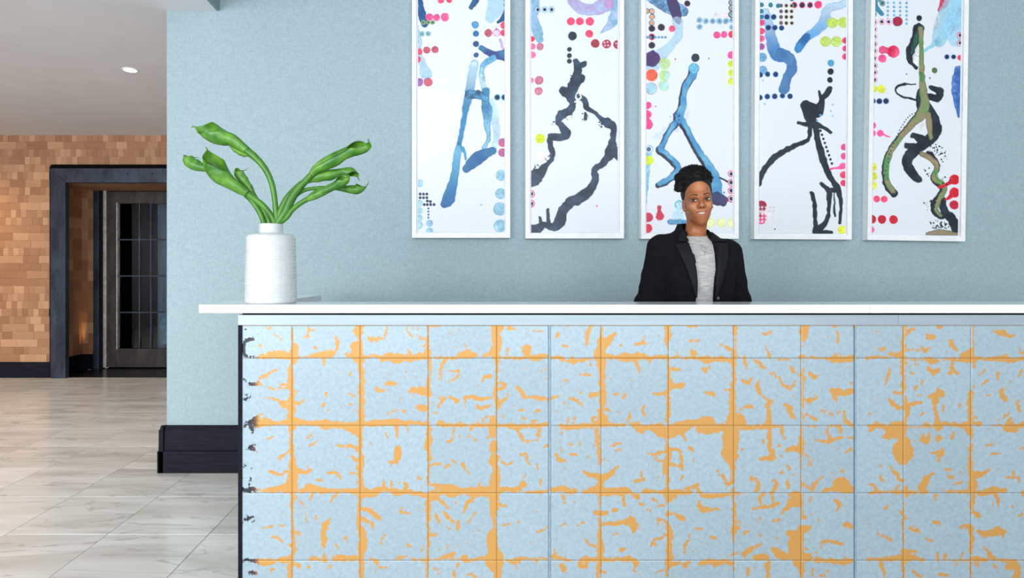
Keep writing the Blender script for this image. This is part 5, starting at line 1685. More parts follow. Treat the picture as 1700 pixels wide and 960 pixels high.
# ------------------------------------------------------------------ the receptionist
class Vol:
    """signed distances blended on a stretched grid, skinned by surface nets"""

    def __init__(s, xs, ys, zs):
        s.x, s.y, s.z = [np.asarray(a, np.float32) for a in (xs, ys, zs)]
        s.F = np.full((len(xs), len(ys), len(zs)), 0.3, np.float32)

    def region(s, lo, hi):
        sl = tuple(slice(max(int(np.searchsorted(a, l)) - 1, 0), int(np.searchsorted(a, h)) + 1) for a, l, h in zip((s.x, s.y, s.z), lo, hi))
        return sl, s.x[sl[0]][:, None, None], s.y[sl[1]][None, :, None], s.z[sl[2]][None, None, :]

    def add(s, fn, lo, hi, k=0.01):
        m = 0.03
        sl, X_, Y_, Z_ = s.region([v - m for v in lo], [v + m for v in hi])
        a, b = s.F[sl], fn(X_, Y_, Z_)
        h = np.maximum(k - np.abs(a - b), 0) / k
        s.F[sl] = np.minimum(a, b) - h * h * k * 0.25

    def cut(s, fn, lo, hi, k=0.004):
        m = 0.02
        sl, X_, Y_, Z_ = s.region([v - m for v in lo], [v + m for v in hi])
        a, b = s.F[sl], -fn(X_, Y_, Z_)
        h = np.maximum(k - np.abs(a - b), 0) / k
        s.F[sl] = np.maximum(a, b) + h * h * k * 0.25

    def mesh(s):
        F_ = s.F
        I = F_ < 0
        nx, ny, nz = F_.shape
        cnt = np.zeros((nx - 1, ny - 1, nz - 1), np.uint8)
        for a in (0, 1):
            for b in (0, 1):
                for c in (0, 1):
                    cnt += I[a:nx - 1 + a, b:ny - 1 + b, c:nz - 1 + c]
        act = np.argwhere((cnt > 0) & (cnt < 8))
        vid = np.full(cnt.shape, -1, np.int64)
        vid[tuple(act.T)] = np.arange(len(act))
        acc = np.zeros((len(act), 3))
        n = np.zeros(len(act))
        G = (s.x, s.y, s.z)
        for ax in range(3):
            o1, o2 = [a for a in range(3) if a != ax]
            for d1 in (0, 1):
                for d2 in (0, 1):
                    A = act.copy()
                    A[:, o1] += d1
                    A[:, o2] += d2
                    B = A.copy()
                    B[:, ax] += 1
                    fa, fb = F_[tuple(A.T)], F_[tuple(B.T)]
                    m = (fa < 0) != (fb < 0)
                    t = fa[m] / (fa[m] - fb[m])
                    pt = np.stack([G[q][A[m, q]] for q in range(3)], 1)
                    pt[:, ax] += t * (G[ax][B[m, ax]] - G[ax][A[m, ax]])
                    acc[m] += pt
                    n[m] += 1
        verts = acc / n[:, None]
        faces = []
        for ax in range(3):
            o1, o2 = (ax + 1) % 3, (ax + 2) % 3
            sl0 = [slice(1, -1)] * 3
            sl1 = [slice(1, -1)] * 3
            sl0[ax] = slice(0, -1)
            sl1[ax] = slice(1, None)
            ch = I[tuple(sl0)] != I[tuple(sl1)]
            e = np.argwhere(ch)
            if not len(e):
                continue
            e[:, o1] += 1
            e[:, o2] += 1
            ins = I[tuple(e.T)]
            q = []
            for d1, d2 in ((0, 0), (1, 0), (1, 1), (0, 1)):
                c = e.copy()
                c[:, o1] -= d1
                c[:, o2] -= d2
                q.append(vid[tuple(c.T)])
            q = np.stack(q, 1)
            q[~ins] = q[~ins][:, ::-1]
            faces.append(q)
        faces = np.vstack(faces)
        faces = faces[(faces >= 0).all(1)]
        me = bpy.data.meshes.new('body')
        me.vertices.add(len(verts))
        me.vertices.foreach_set('co', verts.astype(np.float32).ravel())
        me.loops.add(len(faces) * 4)
        me.loops.foreach_set('vertex_index', faces.astype(np.int32).ravel())
        me.polygons.add(len(faces))
        me.polygons.foreach_set('loop_start', np.arange(0, len(faces) * 4, 4, dtype=np.int32))
        me.update(calc_edges=True)
        me.validate()
        me.shade_smooth()
        return me, verts


def ell(c, r, R=None):
    """ellipsoid; R = 3x3 rotation whose rows are its axes"""
    c = np.array(c, float)
    r = np.array(r, float)

    def fn(X_, Y_, Z_):
        p = [X_ - c[0], Y_ - c[1], Z_ - c[2]]
        if R is not None:
            p = [R[i][0] * p[0] + R[i][1] * p[1] + R[i][2] * p[2] for i in range(3)]
        k0 = np.sqrt(sum((p[i] / r[i]) ** 2 for i in range(3)))
        k1 = np.sqrt(sum((p[i] / r[i] ** 2) ** 2 for i in range(3))) + 1e-9
        return k0 * (k0 - 1) / k1
    return fn


def cap(a, b, ra, rb, sq=(1, 1, 1)):
    a, b = np.array(a, float), np.array(b, float)

    def fn(X_, Y_, Z_):
        d = (b - a) * sq
        p = [(X_ - a[0]) * sq[0], (Y_ - a[1]) * sq[1], (Z_ - a[2]) * sq[2]]
        t = np.clip((p[0] * d[0] + p[1] * d[1] + p[2] * d[2]) / (d @ d), 0, 1)
        return np.sqrt(sum((p[i] - t * d[i]) ** 2 for i in range(3))) - (ra + t * (rb - ra))
    return fn


def loft(tab, cy=None):
    """upright elliptical trunk: rows z, half width, half depth, centre y"""
    t = np.array(sorted(tab), float)

    def fn(X_, Y_, Z_):
        Z_ = Z_ + 0.075 * X_ * np.clip((Z_ - 1.20) / 0.12, 0, 1) + 0 * Y_
        a = np.interp(Z_, t[:, 0], t[:, 1])
        b = np.interp(Z_, t[:, 0], t[:, 2])
        c = np.interp(Z_, t[:, 0], t[:, 3])
        y = Y_ - c
        k0 = (np.abs(X_ / a) ** 2.3 + np.abs(y / b) ** 2.3) ** (1 / 2.3)
        d = (k0 - 1) * np.minimum(a, b)
        return np.maximum(d, np.maximum(Z_ - t[-1, 0], t[0, 0] - Z_))
    return fn


DP = 2.82
PX = 1.084
person = empty('person', (PX, DP, 0))
tag(person, 'smiling receptionist in black blazer and grey shirt, dark curly hair up, standing behind the desk', 'person')
po = person.location
# the head has its own frame: yaw, roll, and origin half way up the face
HO = np.array([0.008, -0.006, 1.5610])
yaw, roll = math.radians(-12.5), math.radians(-4.5)
Rh = np.array((Matrix.Rotation(yaw, 3, 'Z') @ Matrix.Rotation(roll, 3, 'Y')))


HSX = np.array((0.935, 1.0, 1.0))            # breadth of the head


def hw(p):
    return Rh @ (np.array(p, float) * HSX) + HO


def head_fn(prim):
    def fn(X_, Y_, Z_):
        x, y, z = X_ - HO[0], Y_ - HO[1], Z_ - HO[2]
        return prim((Rh[0, 0] * x + Rh[1, 0] * y + Rh[2, 0] * z) / HSX[0], Rh[0, 1] * x + Rh[1, 1] * y + Rh[2, 1] * z, Rh[0, 2] * x + Rh[1, 2] * y + Rh[2, 2] * z)
    return fn


def axis(lo, hi, fine, hf, coarse):
    out = [lo]
    while out[-1] < hi:
        v = out[-1]
        h = coarse
        for a, b in fine:
            if a <= v < b:
                h = hf
        for a, b in fine:
            if v < a < v + h:
                h = a - v + 1e-5
        out.append(v + h)
    return np.array(out)


ax_x = axis(-0.30, 0.30, [(-0.078, 0.094)], 0.0019, 0.0056)
ax_y = axis(-0.40, 0.16, [(-0.125, 0.105)], 0.0022, 0.0056)
ax_z = np.concatenate([axis(-0.01, 0.77, [], 1, 0.016), axis(0.775, 1.41, [], 1, 0.0065), axis(1.413, 1.70, [(1.42, 1.65)], 0.0019, 0.004)])
V = Vol(ax_x, ax_y, ax_z)
B3 = lambda c, r: ([c[i] - r for i in range(3)], [c[i] + r for i in range(3)])


def hadd(prim, c, r, k, cutting=False):
    lo, hi = B3(hw(c), r)
    (V.cut if cutting else V.add)(head_fn(prim), lo, hi, k)


# skull, face, jaw
hadd(ell((0, 0.018, 0.036), (0.0695, 0.090, 0.084)), (0, 0.018, 0.036), 0.11, 0.01)
hadd(ell((0, -0.012, -0.028), (0.0575, 0.074, 0.082)), (0, -0.012, -0.028), 0.10, 0.02)
hadd(ell((0, -0.030, -0.073), (0.0370, 0.050, 0.044)), (0, -0.03, -0.072), 0.07, 0.02)
hadd(ell((0, -0.066, -0.103), (0.0170, 0.017, 0.018)), (0, -0.066, -0.1), 0.04, 0.022)
for s_ in (-1, 1):
    hadd(ell((s_ * 0.032, -0.061, -0.040), (0.020, 0.018, 0.018)), (s_ * 0.04, -0.056, -0.04), 0.04, 0.030)
    hadd(cap((s_ * 0.042, 0.012, -0.054), (s_ * 0.012, -0.055, -0.101), 0.013, 0.0125), (s_ * 0.037, -0.02, -0.078), 0.07, 0.02)
    # brow ridge and eye hollow
    hadd(cap((s_ * 0.014, -0.0785, 0.012), (s_ * 0.042, -0.064, 0.014), 0.007, 0.007), (s_ * 0.03, -0.078, 0.014), 0.04, 0.022)
    hadd(ell((s_ * 0.030, -0.093, -0.011), (0.0162, 0.0120, 0.0105)), (s_ * 0.03, -0.093, -0.011), 0.03, 0.009, True)
# nose
hadd(cap((0, -0.080, -0.004), (0, -0.1005, -0.036), 0.0066, 0.0084), (0, -0.09, -0.02), 0.05, 0.014)
hadd(ell((0, -0.1010, -0.0395), (0.0096, 0.0098, 0.0080)), (0, -0.102, -0.04), 0.03, 0.008)
for s_ in (-1, 1):
    hadd(ell((s_ * 0.0122, -0.0930, -0.0415), (0.0070, 0.0100, 0.0066)), (s_ * 0.0135, -0.093, -0.041), 0.03, 0.006)
    hadd(ell((s_ * 0.0065, -0.0990, -0.0475), (0.0036, 0.0060, 0.0030)), (s_ * 0.0065, -0.1, -0.0475), 0.02, 0.003, True)
# muzzle, smiling mouth: lips arc up at the corners around the teeth
hadd(ell((0, -0.069, -0.068), (0.032, 0.020, 0.024)), (0, -0.07, -0.068), 0.05, 0.026)


def mouth_pt(t, dz, dy):
    return (0.0300 * t, -0.0885 + 0.0150 * t * t + dy, -0.0715 + 0.0095 * t * t + dz)


UP = [mouth_pt(t, 0.0062 * (1 - t * t) + 0.0004, -0.0012) for t in (-1, -0.6, -0.2, 0.2, 0.6, 1)]
LOW = [mouth_pt(t, -0.0092 * (1 - t * t) ** 0.8, -0.0010) for t in (-1, -0.6, -0.2, 0.2, 0.6, 1)]
MID = [mouth_pt(t, -0.0008 * (1 - t * t), -0.004) for t in (-0.86, -0.6, -0.3, 0, 0.3, 0.6, 0.86)]
for i, (a, b) in enumerate(zip(MID[:-1], MID[1:])):
    rr_ = [0.0022, 0.0040, 0.0050, 0.0052, 0.0050, 0.0040, 0.0022]
    hadd(cap(a, b, rr_[i], rr_[i + 1], (1, 0.45, 1)), tuple((np.array(a) + b) / 2), 0.03, 0.002, True)
for chain, r0 in ((UP, 0.0026), (LOW, 0.0034)):
    for i, (a, b) in enumerate(zip(chain[:-1], chain[1:])):
        ra = r0 * (0.72 if i == 0 else 1)
        rb = r0 * (0.72 if i == 4 else 1)
        hadd(cap(a, b, ra, rb), tuple((np.array(a) + b) / 2), 0.02, 0.0035)
# ears
for s_ in (-1, 1):
    hadd(ell((s_ * 0.0655, 0.014, -0.020), (0.0060, 0.0140, 0.0230)), (s_ * 0.0725, 0.01, -0.02), 0.04, 0.008)
    hadd(ell((s_ * 0.0722, 0.007, -0.016), (0.0035, 0.0070, 0.0130)), (s_ * 0.08, 0.003, -0.018), 0.03, 0.004, True)
    hadd(ell((s_ * 0.0640, 0.008, -0.041), (0.0050, 0.0070, 0.0080)), (s_ * 0.071, 0.004, -0.045), 0.03, 0.006)
# neck and trunk
V.add(cap((0.006, 0.030, 1.34), (0.016, 0.016, 1.485), 0.0500, 0.0435), (-0.07, -0.05, 1.28), (0.08, 0.10, 1.55), 0.028)
trunk = [(0.86, 0.165, 0.100, 0.020), (0.95, 0.160, 0.098, 0.012), (1.06, 0.125, 0.086, 0.006), (1.15, 0.132, 0.094, 0.000), (1.24, 0.148, 0.102, -0.002),
         (1.31, 0.152, 0.088, 0.006), (1.355, 0.120, 0.066, 0.018), (1.385, 0.060, 0.050, 0.026)]
V.add(loft(trunk), (-0.2, -0.15, 0.84), (0.2, 0.15, 1.40), 0.03)
SH, EL, WR = (0.148, 0.012, 1.328), (0.212, 0.030, 1.075), (0.165, -0.180, 0.872)
ARMS = []
for s_ in (-1, 1):
    sh, el_, wr = [(s_ * q[0], q[1], q[2] - (0.011 * s_ if q is SH else 0)) for q in (SH, EL, WR)]
    V.add(cap(sh, el_, 0.046, 0.037), (min(sh[0], el_[0]) - .06, -0.05, 1.0), (max(sh[0], el_[0]) + .06, 0.09, 1.40), 0.03)
    V.add(cap(el_, wr, 0.035, 0.023), (min(wr[0], el_[0]) - .05, -0.22, 0.83), (max(wr[0], el_[0]) + .05, 0.08, 1.12), 0.02)
    pm = np.array((s_ * 0.150, -0.232, 0.840))
    V.add(ell(pm, (0.040, 0.046, 0.013)), pm - 0.06, pm + 0.06, 0.02)
    for fi, (fx_, ln) in enumerate(((-0.030, 0.050), (-0.010, 0.060), (0.011, 0.056), (0.030, 0.043))):
        a = pm + (fx_, -0.034, 0.002)
        b = a + (fx_ * 0.15, -ln * 0.6, 0.004)
        c = b + (fx_ * 0.10, -ln * 0.55, -0.016)
        V.add(cap(a, b, 0.0092, 0.0085), np.minimum(a, b) - 0.012, np.maximum(a, b) + 0.012, 0.004)
        V.add(cap(b, c, 0.0085, 0.0072), np.minimum(b, c) - 0.012, np.maximum(b, c) + 0.012, 0.004)
    a = pm + (-s_ * 0.034, 0.020, 0)
    b = a + (-s_ * 0.030, -0.030, -0.003)
    c = b + (-s_ * 0.006, -0.030, -0.006)
    V.add(cap(a, b, 0.012, 0.0100), np.minimum(a, b) - 0.015, np.maximum(a, b) + 0.015, 0.008)
    V.add(cap(b, c, 0.0100, 0.0080), np.minimum(b, c) - 0.015, np.maximum(b, c) + 0.015, 0.004)
    hip, kn, an = (s_ * 0.085, 0.02, 0.86), (s_ * 0.088, 0.01, 0.46), (s_ * 0.090, 0.04, 0.09)
    V.add(cap(hip, kn, 0.078, 0.052), (min(0, s_ * .2), -0.1, 0.4), (max(0, s_ * .2), 0.14, 0.95), 0.03)
    V.add(cap(kn, an, 0.052, 0.036), (min(0, s_ * .2), -0.1, 0.03), (max(0, s_ * .2), 0.14, 0.52), 0.03)
    V.add(ell((s_ * 0.092, -0.03, 0.032), (0.040, 0.105, 0.034)), (min(0, s_ * .2), -0.16, -0.02), (max(0, s_ * .2), 0.12, 0.1), 0.03)
body_me, bv = V.mesh()
# skin tones point by point, shade painted into eye hollows and nostrils
hv = ((bv - HO) @ Rh) / HSX
col = np.tile(np.array(lin(160, 98, 59)[:3]), (len(bv), 1))
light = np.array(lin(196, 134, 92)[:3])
lip_c = np.array(lin(176, 96, 88)[:3])
dark_c = np.array(lin(60, 22, 20)[:3])
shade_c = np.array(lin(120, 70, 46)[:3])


def blend(mask, c):
    global col
    col = col * (1 - mask[:, None]) + c * mask[:, None]


def near(c, r):
    return np.clip(1.5 - np.linalg.norm((hv - np.array(c)) / np.array(r), axis=1), 0, 1)


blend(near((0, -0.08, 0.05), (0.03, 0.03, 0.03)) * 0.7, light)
for s_ in (-1, 1):
    blend(near((s_ * 0.0065, -0.100, -0.0475), (0.0045, 0.008, 0.0032)) * 0.95, dark_c)
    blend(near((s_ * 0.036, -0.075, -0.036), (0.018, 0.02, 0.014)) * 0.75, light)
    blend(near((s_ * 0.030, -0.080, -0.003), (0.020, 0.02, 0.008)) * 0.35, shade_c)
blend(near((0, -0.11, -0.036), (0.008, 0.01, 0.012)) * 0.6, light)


def chain_dist(pts, chain):
    d = np.full(len(pts), 9.0)
    for a, b in zip(chain[:-1], chain[1:]):
        a, b = np.array(a), np.array(b)
        t = np.clip((pts - a) @ (b - a) / ((b - a) @ (b - a)), 0, 1)
        d = np.minimum(d, np.linalg.norm(pts - a - t[:, None] * (b - a), axis=1))
    return d


dl_ = np.minimum(chain_dist(hv, UP) / 0.0040, chain_dist(hv, LOW) / 0.0050)
mouth_in = (chain_dist(hv * (1, 0.45, 1), [(a[0], a[1] * 0.45, a[2]) for a in MID]) < 0.0052) & (hv[:, 1] > -0.0870 + 16.0 * hv[:, 0] ** 2) & (hv[:, 1] < -0.05)
blend(np.clip(1.6 - dl_, 0, 1) * 0.9, lip_c)
blend(mouth_in.astype(float), dark_c)
at = body_me.color_attributes.new('tone', 'FLOAT_COLOR', 'POINT')
at.data.foreach_set('color', np.hstack([col, np.ones((len(col), 1))]).astype(np.float32).ravel())
body = link('body', body_me, 'skin', person)

# eyes: ball with painted iris, lids above and below, lashes, brows
gaze = np.array((0.02, -1.0, -0.03))
gaze /= np.linalg.norm(gaze)
for s_ in (-1, 1):
    ec = np.array((s_ * 0.0302, -0.0742, -0.0115))
    bm = bmesh.new()
    bmesh.ops.create_uvsphere(bm, u_segments=48, v_segments=32, radius=0.0132)
    me = bm_mesh(bm, smooth=True)
    n = len(me.vertices)
    co = np.empty(n * 3, np.float32)
    me.vertices.foreach_get('co', co)
    co = co.reshape(-1, 3)
    g2 = Rh.T @ (Rh @ gaze + np.array((-0.30, 0, 0)))      # looks towards the lens from a turned head
    g2 /= np.linalg.norm(g2)
    an_ = np.arccos(np.clip((co / np.linalg.norm(co, axis=1)[:, None]) @ g2, -1, 1))
    c = np.tile(np.array(lin(232, 226, 220)[:3]), (n, 1))
    c[an_ < 0.56] = lin(44, 26, 18)[:3]
    c[an_ < 0.26] = lin(8, 6, 6)[:3]
    at = me.color_attributes.new('tone', 'FLOAT_COLOR', 'POINT')
    at.data.foreach_set('color', np.hstack([c, np.ones((n, 1))]).astype(np.float32).ravel())
    o = link('eye', me, 'eye_surface', body)
    o.location = Vector(hw(ec))
    o.scale = (HSX[0], 1, 1)
    o.rotation_euler = Matrix(Rh.tolist()).to_euler()
    # lids: curved shells hugging the ball, leaving an almond opening
    for up in (1, -1):
        verts, faces = [], []
        nu, nv = 22, 9
        for i in range(nu):
            t = -1 + 2 * i / (nu - 1)
            azim = t * 1.22
            open_h = (0.36 if up > 0 else -0.27) * max(1 - t * t, 0) ** 0.7 + 0.10 * t * s_ - 0.02
            for j in range(nv):
                el_a = open_h + (1.12 * up - open_h) * (j / (nv - 1))
                rr = 0.0143 + 0.0006 * (1 - j / (nv - 1)) - 0.0012 * (j / (nv - 1))
                d = np.array((math.sin(azim) * math.cos(el_a), -math.cos(azim) * math.cos(el_a), math.sin(el_a)))
                verts.append(hw(ec + d * rr))
        for i in range(nu - 1):
            for j in range(nv - 1):
                a = i * nv + j
                faces.append((a, a + 1, a + nv + 1, a + nv))
        me = np_mesh('lid', verts, faces)
        ca = me.color_attributes.new('tone', 'FLOAT_COLOR', 'POINT')
        ca.data.foreach_set('color', np.tile(np.array(lin(142, 88, 57), np.float32), (len(verts), 1)).ravel())
        o = link('eyelid', me, 'skin', body)
        so = o.modifiers.new('thickness', 'SOLIDIFY')
        so.thickness = 0.0008
        bm = bmesh.new()
        line = [verts[i * nv] + (Rh @ np.array((0, -0.0006, 0))) for i in range(nu)]
        add_tube(bm, line, [0.0010 * (0.4 + 0.8 * math.sin(math.pi * i / (nu - 1))) * (1.9 if up > 0 else 0.55) for i in range(nu)], 6)
        link('lash', bm_mesh(bm, smooth=True), 'brow_hair', body)
skin_tree = BVHTree.FromPolygons([v.co.copy() for v in body_me.vertices], [list(p_.vertices) for p_ in body_me.polygons])


def on_skin(hp, off):
    """drop a head-frame point onto the face from the front"""
    o_ = Vector(hw((hp[0], -0.16, hp[1])))
    d_ = Vector(Rh @ np.array((0, 1.0, 0)))
    hit = skin_tree.ray_cast(o_, d_)
    return (hit[0] - d_ * off) if hit[0] is not None else Vector(hw((hp[0], -0.08, hp[1])))


for s_ in (-1, 1):
    pts = [(s_ * a, b) for a, b in ((0.0120, 0.0098), (0.021, 0.0122), (0.032, 0.0145), (0.041, 0.0135), (0.0480, 0.0085))]
    pts = smooth_path(pts, 18)
    bm = bmesh.new()
    add_tube(bm, [on_skin(q, 0.0004) for q in pts], [0.0022 * (1 - (i / 17) ** 2.5 * 0.8) for i in range(18)], 7)
    link('eyebrow', bm_mesh(bm, smooth=True), 'brow_hair', body)
# teeth
for i in range(-5, 6):
    w = 0.0046 if abs(i) < 2 else 0.0040
    xx_ = i * 0.0043
    t = xx_ / 0.0300
    c = np.array(mouth_pt(t, 0.0010, 0.0050))
    hh = 0.0050 * (1 - 0.45 * t * t)
    bm = bmesh.new()
    vs = add_box(bm, -w / 2 + 0.0001, w / 2 - 0.0001, -0.0014, 0.0014, -hh, hh)
    bmesh.ops.bevel(bm, geom=bm.edges[:], offset=0.0005, segments=2, affect='EDGES')
    for v in bm.verts:
        v.co = Vector(hw(np.array(v.co) + c))
    link('tooth', bm_mesh(bm, smooth=True), 'teeth', body)

# scalp hair, slicked up at the sides, and the curly puff
HV = Vol(np.arange(-0.13, 0.12, 0.0032), np.arange(-0.13, 0.15, 0.0036), np.arange(1.48, 1.76, 0.0032))


def hadd2(prim, k):
    HV.add(head_fn(prim), (-0.2, -0.2, 1.4), (0.2, 0.2, 1.8), k)


hadd2(ell((0, 0.0190, 0.037), (0.0722, 0.0922, 0.0862)), 0.01)


HV.cut(head_fn(lambda x, y, z: np.maximum((y + 0.018 + np.clip((z + 0.005) / 0.085, 0, 1.3) ** 1.6 * 0.052), z - 0.0765 + (x / 0.07) ** 2 * 0.018)), (-0.2, -0.2, 1.4), (0.2, 0.2, 1.8), 0.003)
HV.cut(head_fn(lambda x, y, z: z + 0.050 + 0 * x + 0 * y), (-0.2, -0.2, 1.4), (0.2, 0.2, 1.8), 0.003)
rh = random.Random(5)
blobs = []
for k in range(74):
    a = rh.uniform(0, 2 * math.pi)
    q = math.sqrt(rh.random())
    cx_, cy_ = 0.066 * q * math.cos(a) - 0.012, 0.050 * q * math.sin(a) + 0.010
    h_ = 0.108 + 0.038 * math.sqrt(max(1 - q * q, 0)) * rh.uniform(0.4, 1)
    blobs.append((cx_, cy_, h_ - 0.012 * abs(cx_ + 0.012) / 0.06, rh.uniform(0.013, 0.020)))
for c in ((-0.074, -0.004, 0.088), (-0.080, 0.002, 0.072), (-0.083, 0.004, 0.056), (-0.066, -0.012, 0.100), (0.054, 0.0, 0.092), (0.061, 0.006, 0.080), (-0.04, -0.036, 0.104), (0.0, -0.042, 0.108), (0.034, -0.036, 0.103)):
    blobs.append(c + (0.0155,))
for k in range(13):
    t = -1 + k / 6
    blobs.append((0.054 * t - 0.004, -0.046 + 0.034 * t * t, 0.0985 - 0.014 * t * t + rh.uniform(-.002, .002), 0.0135))
for b in blobs:
    c = hw(b[:3])
    HV.add(cap(c, c + 0.0001, b[3], b[3]), c - b[3], c + b[3], 0.006)
hm, hvv = HV.mesh()
hair = link('hair', hm, 'black_hair', body)
# coils standing out of the puff
htree = BVHTree.FromPolygons([v.co.copy() for v in hm.vertices], [list(p_.vertices) for p_ in hm.polygons])
bm = bmesh.new()
loc_h = (hvv - HO) @ Rh
cand = np.where(loc_h[:, 2] > 0.086)[0]
cand = np.concatenate([cand, np.where((loc_h[:, 0] < -0.072) & (loc_h[:, 2] > 0.05))[0]])
for k in range(2700):
    v = hm.vertices[int(cand[rh.randrange(len(cand))])]
    n_ = Vector(v.normal).normalized()
    if k % 2:
        n_ = (n_ + Vector((rh.uniform(-.6, .6), rh.uniform(-.6, .6), rh.uniform(-.3, .6)))).normalized()
    u = n_.orthogonal().normalized()
    w_ = n_.cross(u)
    R_, L_, ph = rh.uniform(0.0015, 0.0036), rh.uniform(0.003, 0.011), rh.uniform(0, 6.28)
    pts = []
    for i in range(9):
        t = i / 8
        pts.append(Vector(v.co) + n_ * (L_ * t - 0.002) + (u * math.cos(ph + t * 9) + w_ * math.sin(ph + t * 9)) * R_)
    add_tube(bm, pts, [0.0008] * 8 + [0.0004], 3, cap=False)
cu = link('curls', bm_mesh(bm), 'black_hair', body)
cu['kind'] = 'stuff'
# studs
for s_ in (-1, 1):
    bm = bmesh.new()
    bmesh.ops.create_icosphere(bm, subdivisions=2, radius=0.0026)
    for v in bm.verts:
        v.co = v.co + Vector(hw((s_ * 0.0690, 0.004, -0.042)))
    link('ear_stud', bm_mesh(bm, smooth=True), 'gold_chain', body)

# shirt
g = lambda t, d: [(z, a + d, b + d, c) for z, a, b, c in t]
VS = Vol(np.arange(-0.30, 0.30, 0.006), np.arange(-0.16, 0.18, 0.006), np.arange(0.80, 1.46, 0.006))
VS.add(loft(g(trunk, 0.007)), (-0.2, -0.2, 0.8), (0.2, 0.2, 1.45), 0.01)
VS.add(cap((0.006, 0.030, 1.34), (0.012, 0.020, 1.45), 0.0560, 0.0520), (-0.1, -0.1, 1.25), (0.1, 0.12, 1.5), 0.02)
for s_ in (-1, 1):
    VS.add(cap((s_ * 0.13, 0.012, 1.335), (s_ * 0.165, 0.018, 1.26), 0.046, 0.046), (min(0, s_ * .26), -0.1, 1.15), (max(0, s_ * .26), 0.12, 1.42), 0.03)
# crew neckline, lower in front
VS.cut(lambda x, y, z: 1.3905 + 0.22 * (y + 0.03) * (y > -0.03) + 0 * x - z + 0.0, (-0.3, -0.3, 1.33), (0.3, 0.3, 1.5), 0.003)
sm, sv = VS.mesh()
shirt = link('shirt', sm, 'grey_heather', body)
VS.F[:] = VS.F

# jacket: open in front, sleeves to the wrists
jt = [(0.80, 0.205, 0.138, 0.020), (0.90, 0.196, 0.132, 0.016), (1.02, 0.165, 0.116, 0.008), (1.10, 0.160, 0.114, 0.002), (1.17, 0.166, 0.120, -0.002), (1.25, 0.178, 0.121, 0.000),
      (1.31, 0.180, 0.106, 0.006), (1.35, 0.172, 0.088, 0.016), (1.377, 0.145, 0.074, 0.022), (1.400, 0.104, 0.066, 0.028), (1.418, 0.078, 0.064, 0.032), (1.436, 0.068, 0.060, 0.036), (1.470, 0.064, 0.056, 0.040)]
VJ = Vol(np.arange(-0.30, 0.305, 0.0045), np.arange(-0.26, 0.20, 0.005), np.arange(0.76, 1.46, 0.0045))
VJ.add(loft(jt), (-0.3, -0.3, 0.8), (0.3, 0.3, 1.43), 0.01)
for s_ in (-1, 1):
    sh, el_, wr = [np.array((s_ * q[0], q[1], q[2] - (0.011 * s_ if q is SH else 0))) for q in (SH, EL, WR)]
    VJ.add(cap(sh + (s_ * 0.006, 0, 0.002), el_, 0.060, 0.052), np.minimum(sh, el_) - 0.07, np.maximum(sh, el_) + 0.07, 0.035)
    w2 = el_ + (wr - el_) * 0.93
    VJ.add(cap(el_, w2, 0.052, 0.036), np.minimum(w2, el_) - 0.06, np.maximum(w2, el_) + 0.06, 0.03)
    VJ.cut(cap(el_ + (wr - el_) * 0.75, wr + (wr - el_) * 0.25, 0.030, 0.031), wr - 0.09, wr + 0.09, 0.003)
    # gap between arm and waist
    VJ.cut(cap((s_ * 0.178, 0.02, 0.86), (s_ * 0.172, 0.018, 1.13), 0.006, 0.0015, (1, 0.18, 1)), (min(0, s_ * .25), -0.12, 0.8), (max(0, s_ * .25), 0.14, 1.16), 0.012)
# hollow it, open the front and the neck
VJ.cut(cap((0.008, 0.026, 1.375), (0.012, 0.018, 1.50), 0.0575, 0.0545), (-0.1, -0.1, 1.3), (0.1, 0.12, 1.5), 0.003)


def opening(x, y, z):
    w = np.interp(z, [0.78, 1.00, 1.10, 1.20, 1.30, 1.36, 1.40, 1.46], [0.070, 0.044, 0.040, 0.040, 0.050, 0.060, 0.064, 0.070])
    c = 0.004
    return np.maximum(np.abs(x - c) - w, y + 0.012)


VJ.cut(opening, (-0.2, -0.3, 0.7), (0.2, 0.1, 1.5), 0.004)
VJ.cut(lambda x, y, z: 1.4180 - (z - 0.0) + 0 * x + np.clip(y - 0.0, -0.05, 0.07) * 0.55, (-0.3, -0.3, 1.36), (0.3, 0.3, 1.5), 0.004)
# creases of the sleeves and front
rj = np.random.default_rng(3)
fx = (VJ.x[:, None, None], VJ.y[None, :, None], VJ.z[None, None, :])
fold = 0.0016 * np.sin(fx[2] * 95 + fx[0] * 38 + 2 * np.sin(fx[0] * 31)) * np.clip((np.abs(fx[0]) - 0.13) / 0.05, 0, 1) * np.clip(1.30 - fx[2], 0, 0.12) / 0.12 \
    + 0.0010 * np.sin(fx[0] * 120 + fx[2] * 22) + 0 * fx[1]
VJ.F += fold.astype(np.float32)
jm, jv = VJ.mesh()
jacket = link('blazer', jm, 'black_wool', body)
sm_ = jacket.modifiers.new('ease', 'SMOOTH')
sm_.factor, sm_.iterations = 0.5, 3
jtree = BVHTree.FromPolygons([v.co.copy() for v in jm.vertices], [list(p_.vertices) for p_ in jm.polygons])


def on_jacket(x, z, off, ymax=0.08):
    hit = jtree.ray_cast(Vector((x, -0.5, z)), Vector((0, 1, 0)))
    if hit[0] is None or hit[0].y > ymax:
        return None
    return Vector((x, hit[0].y - off, z))


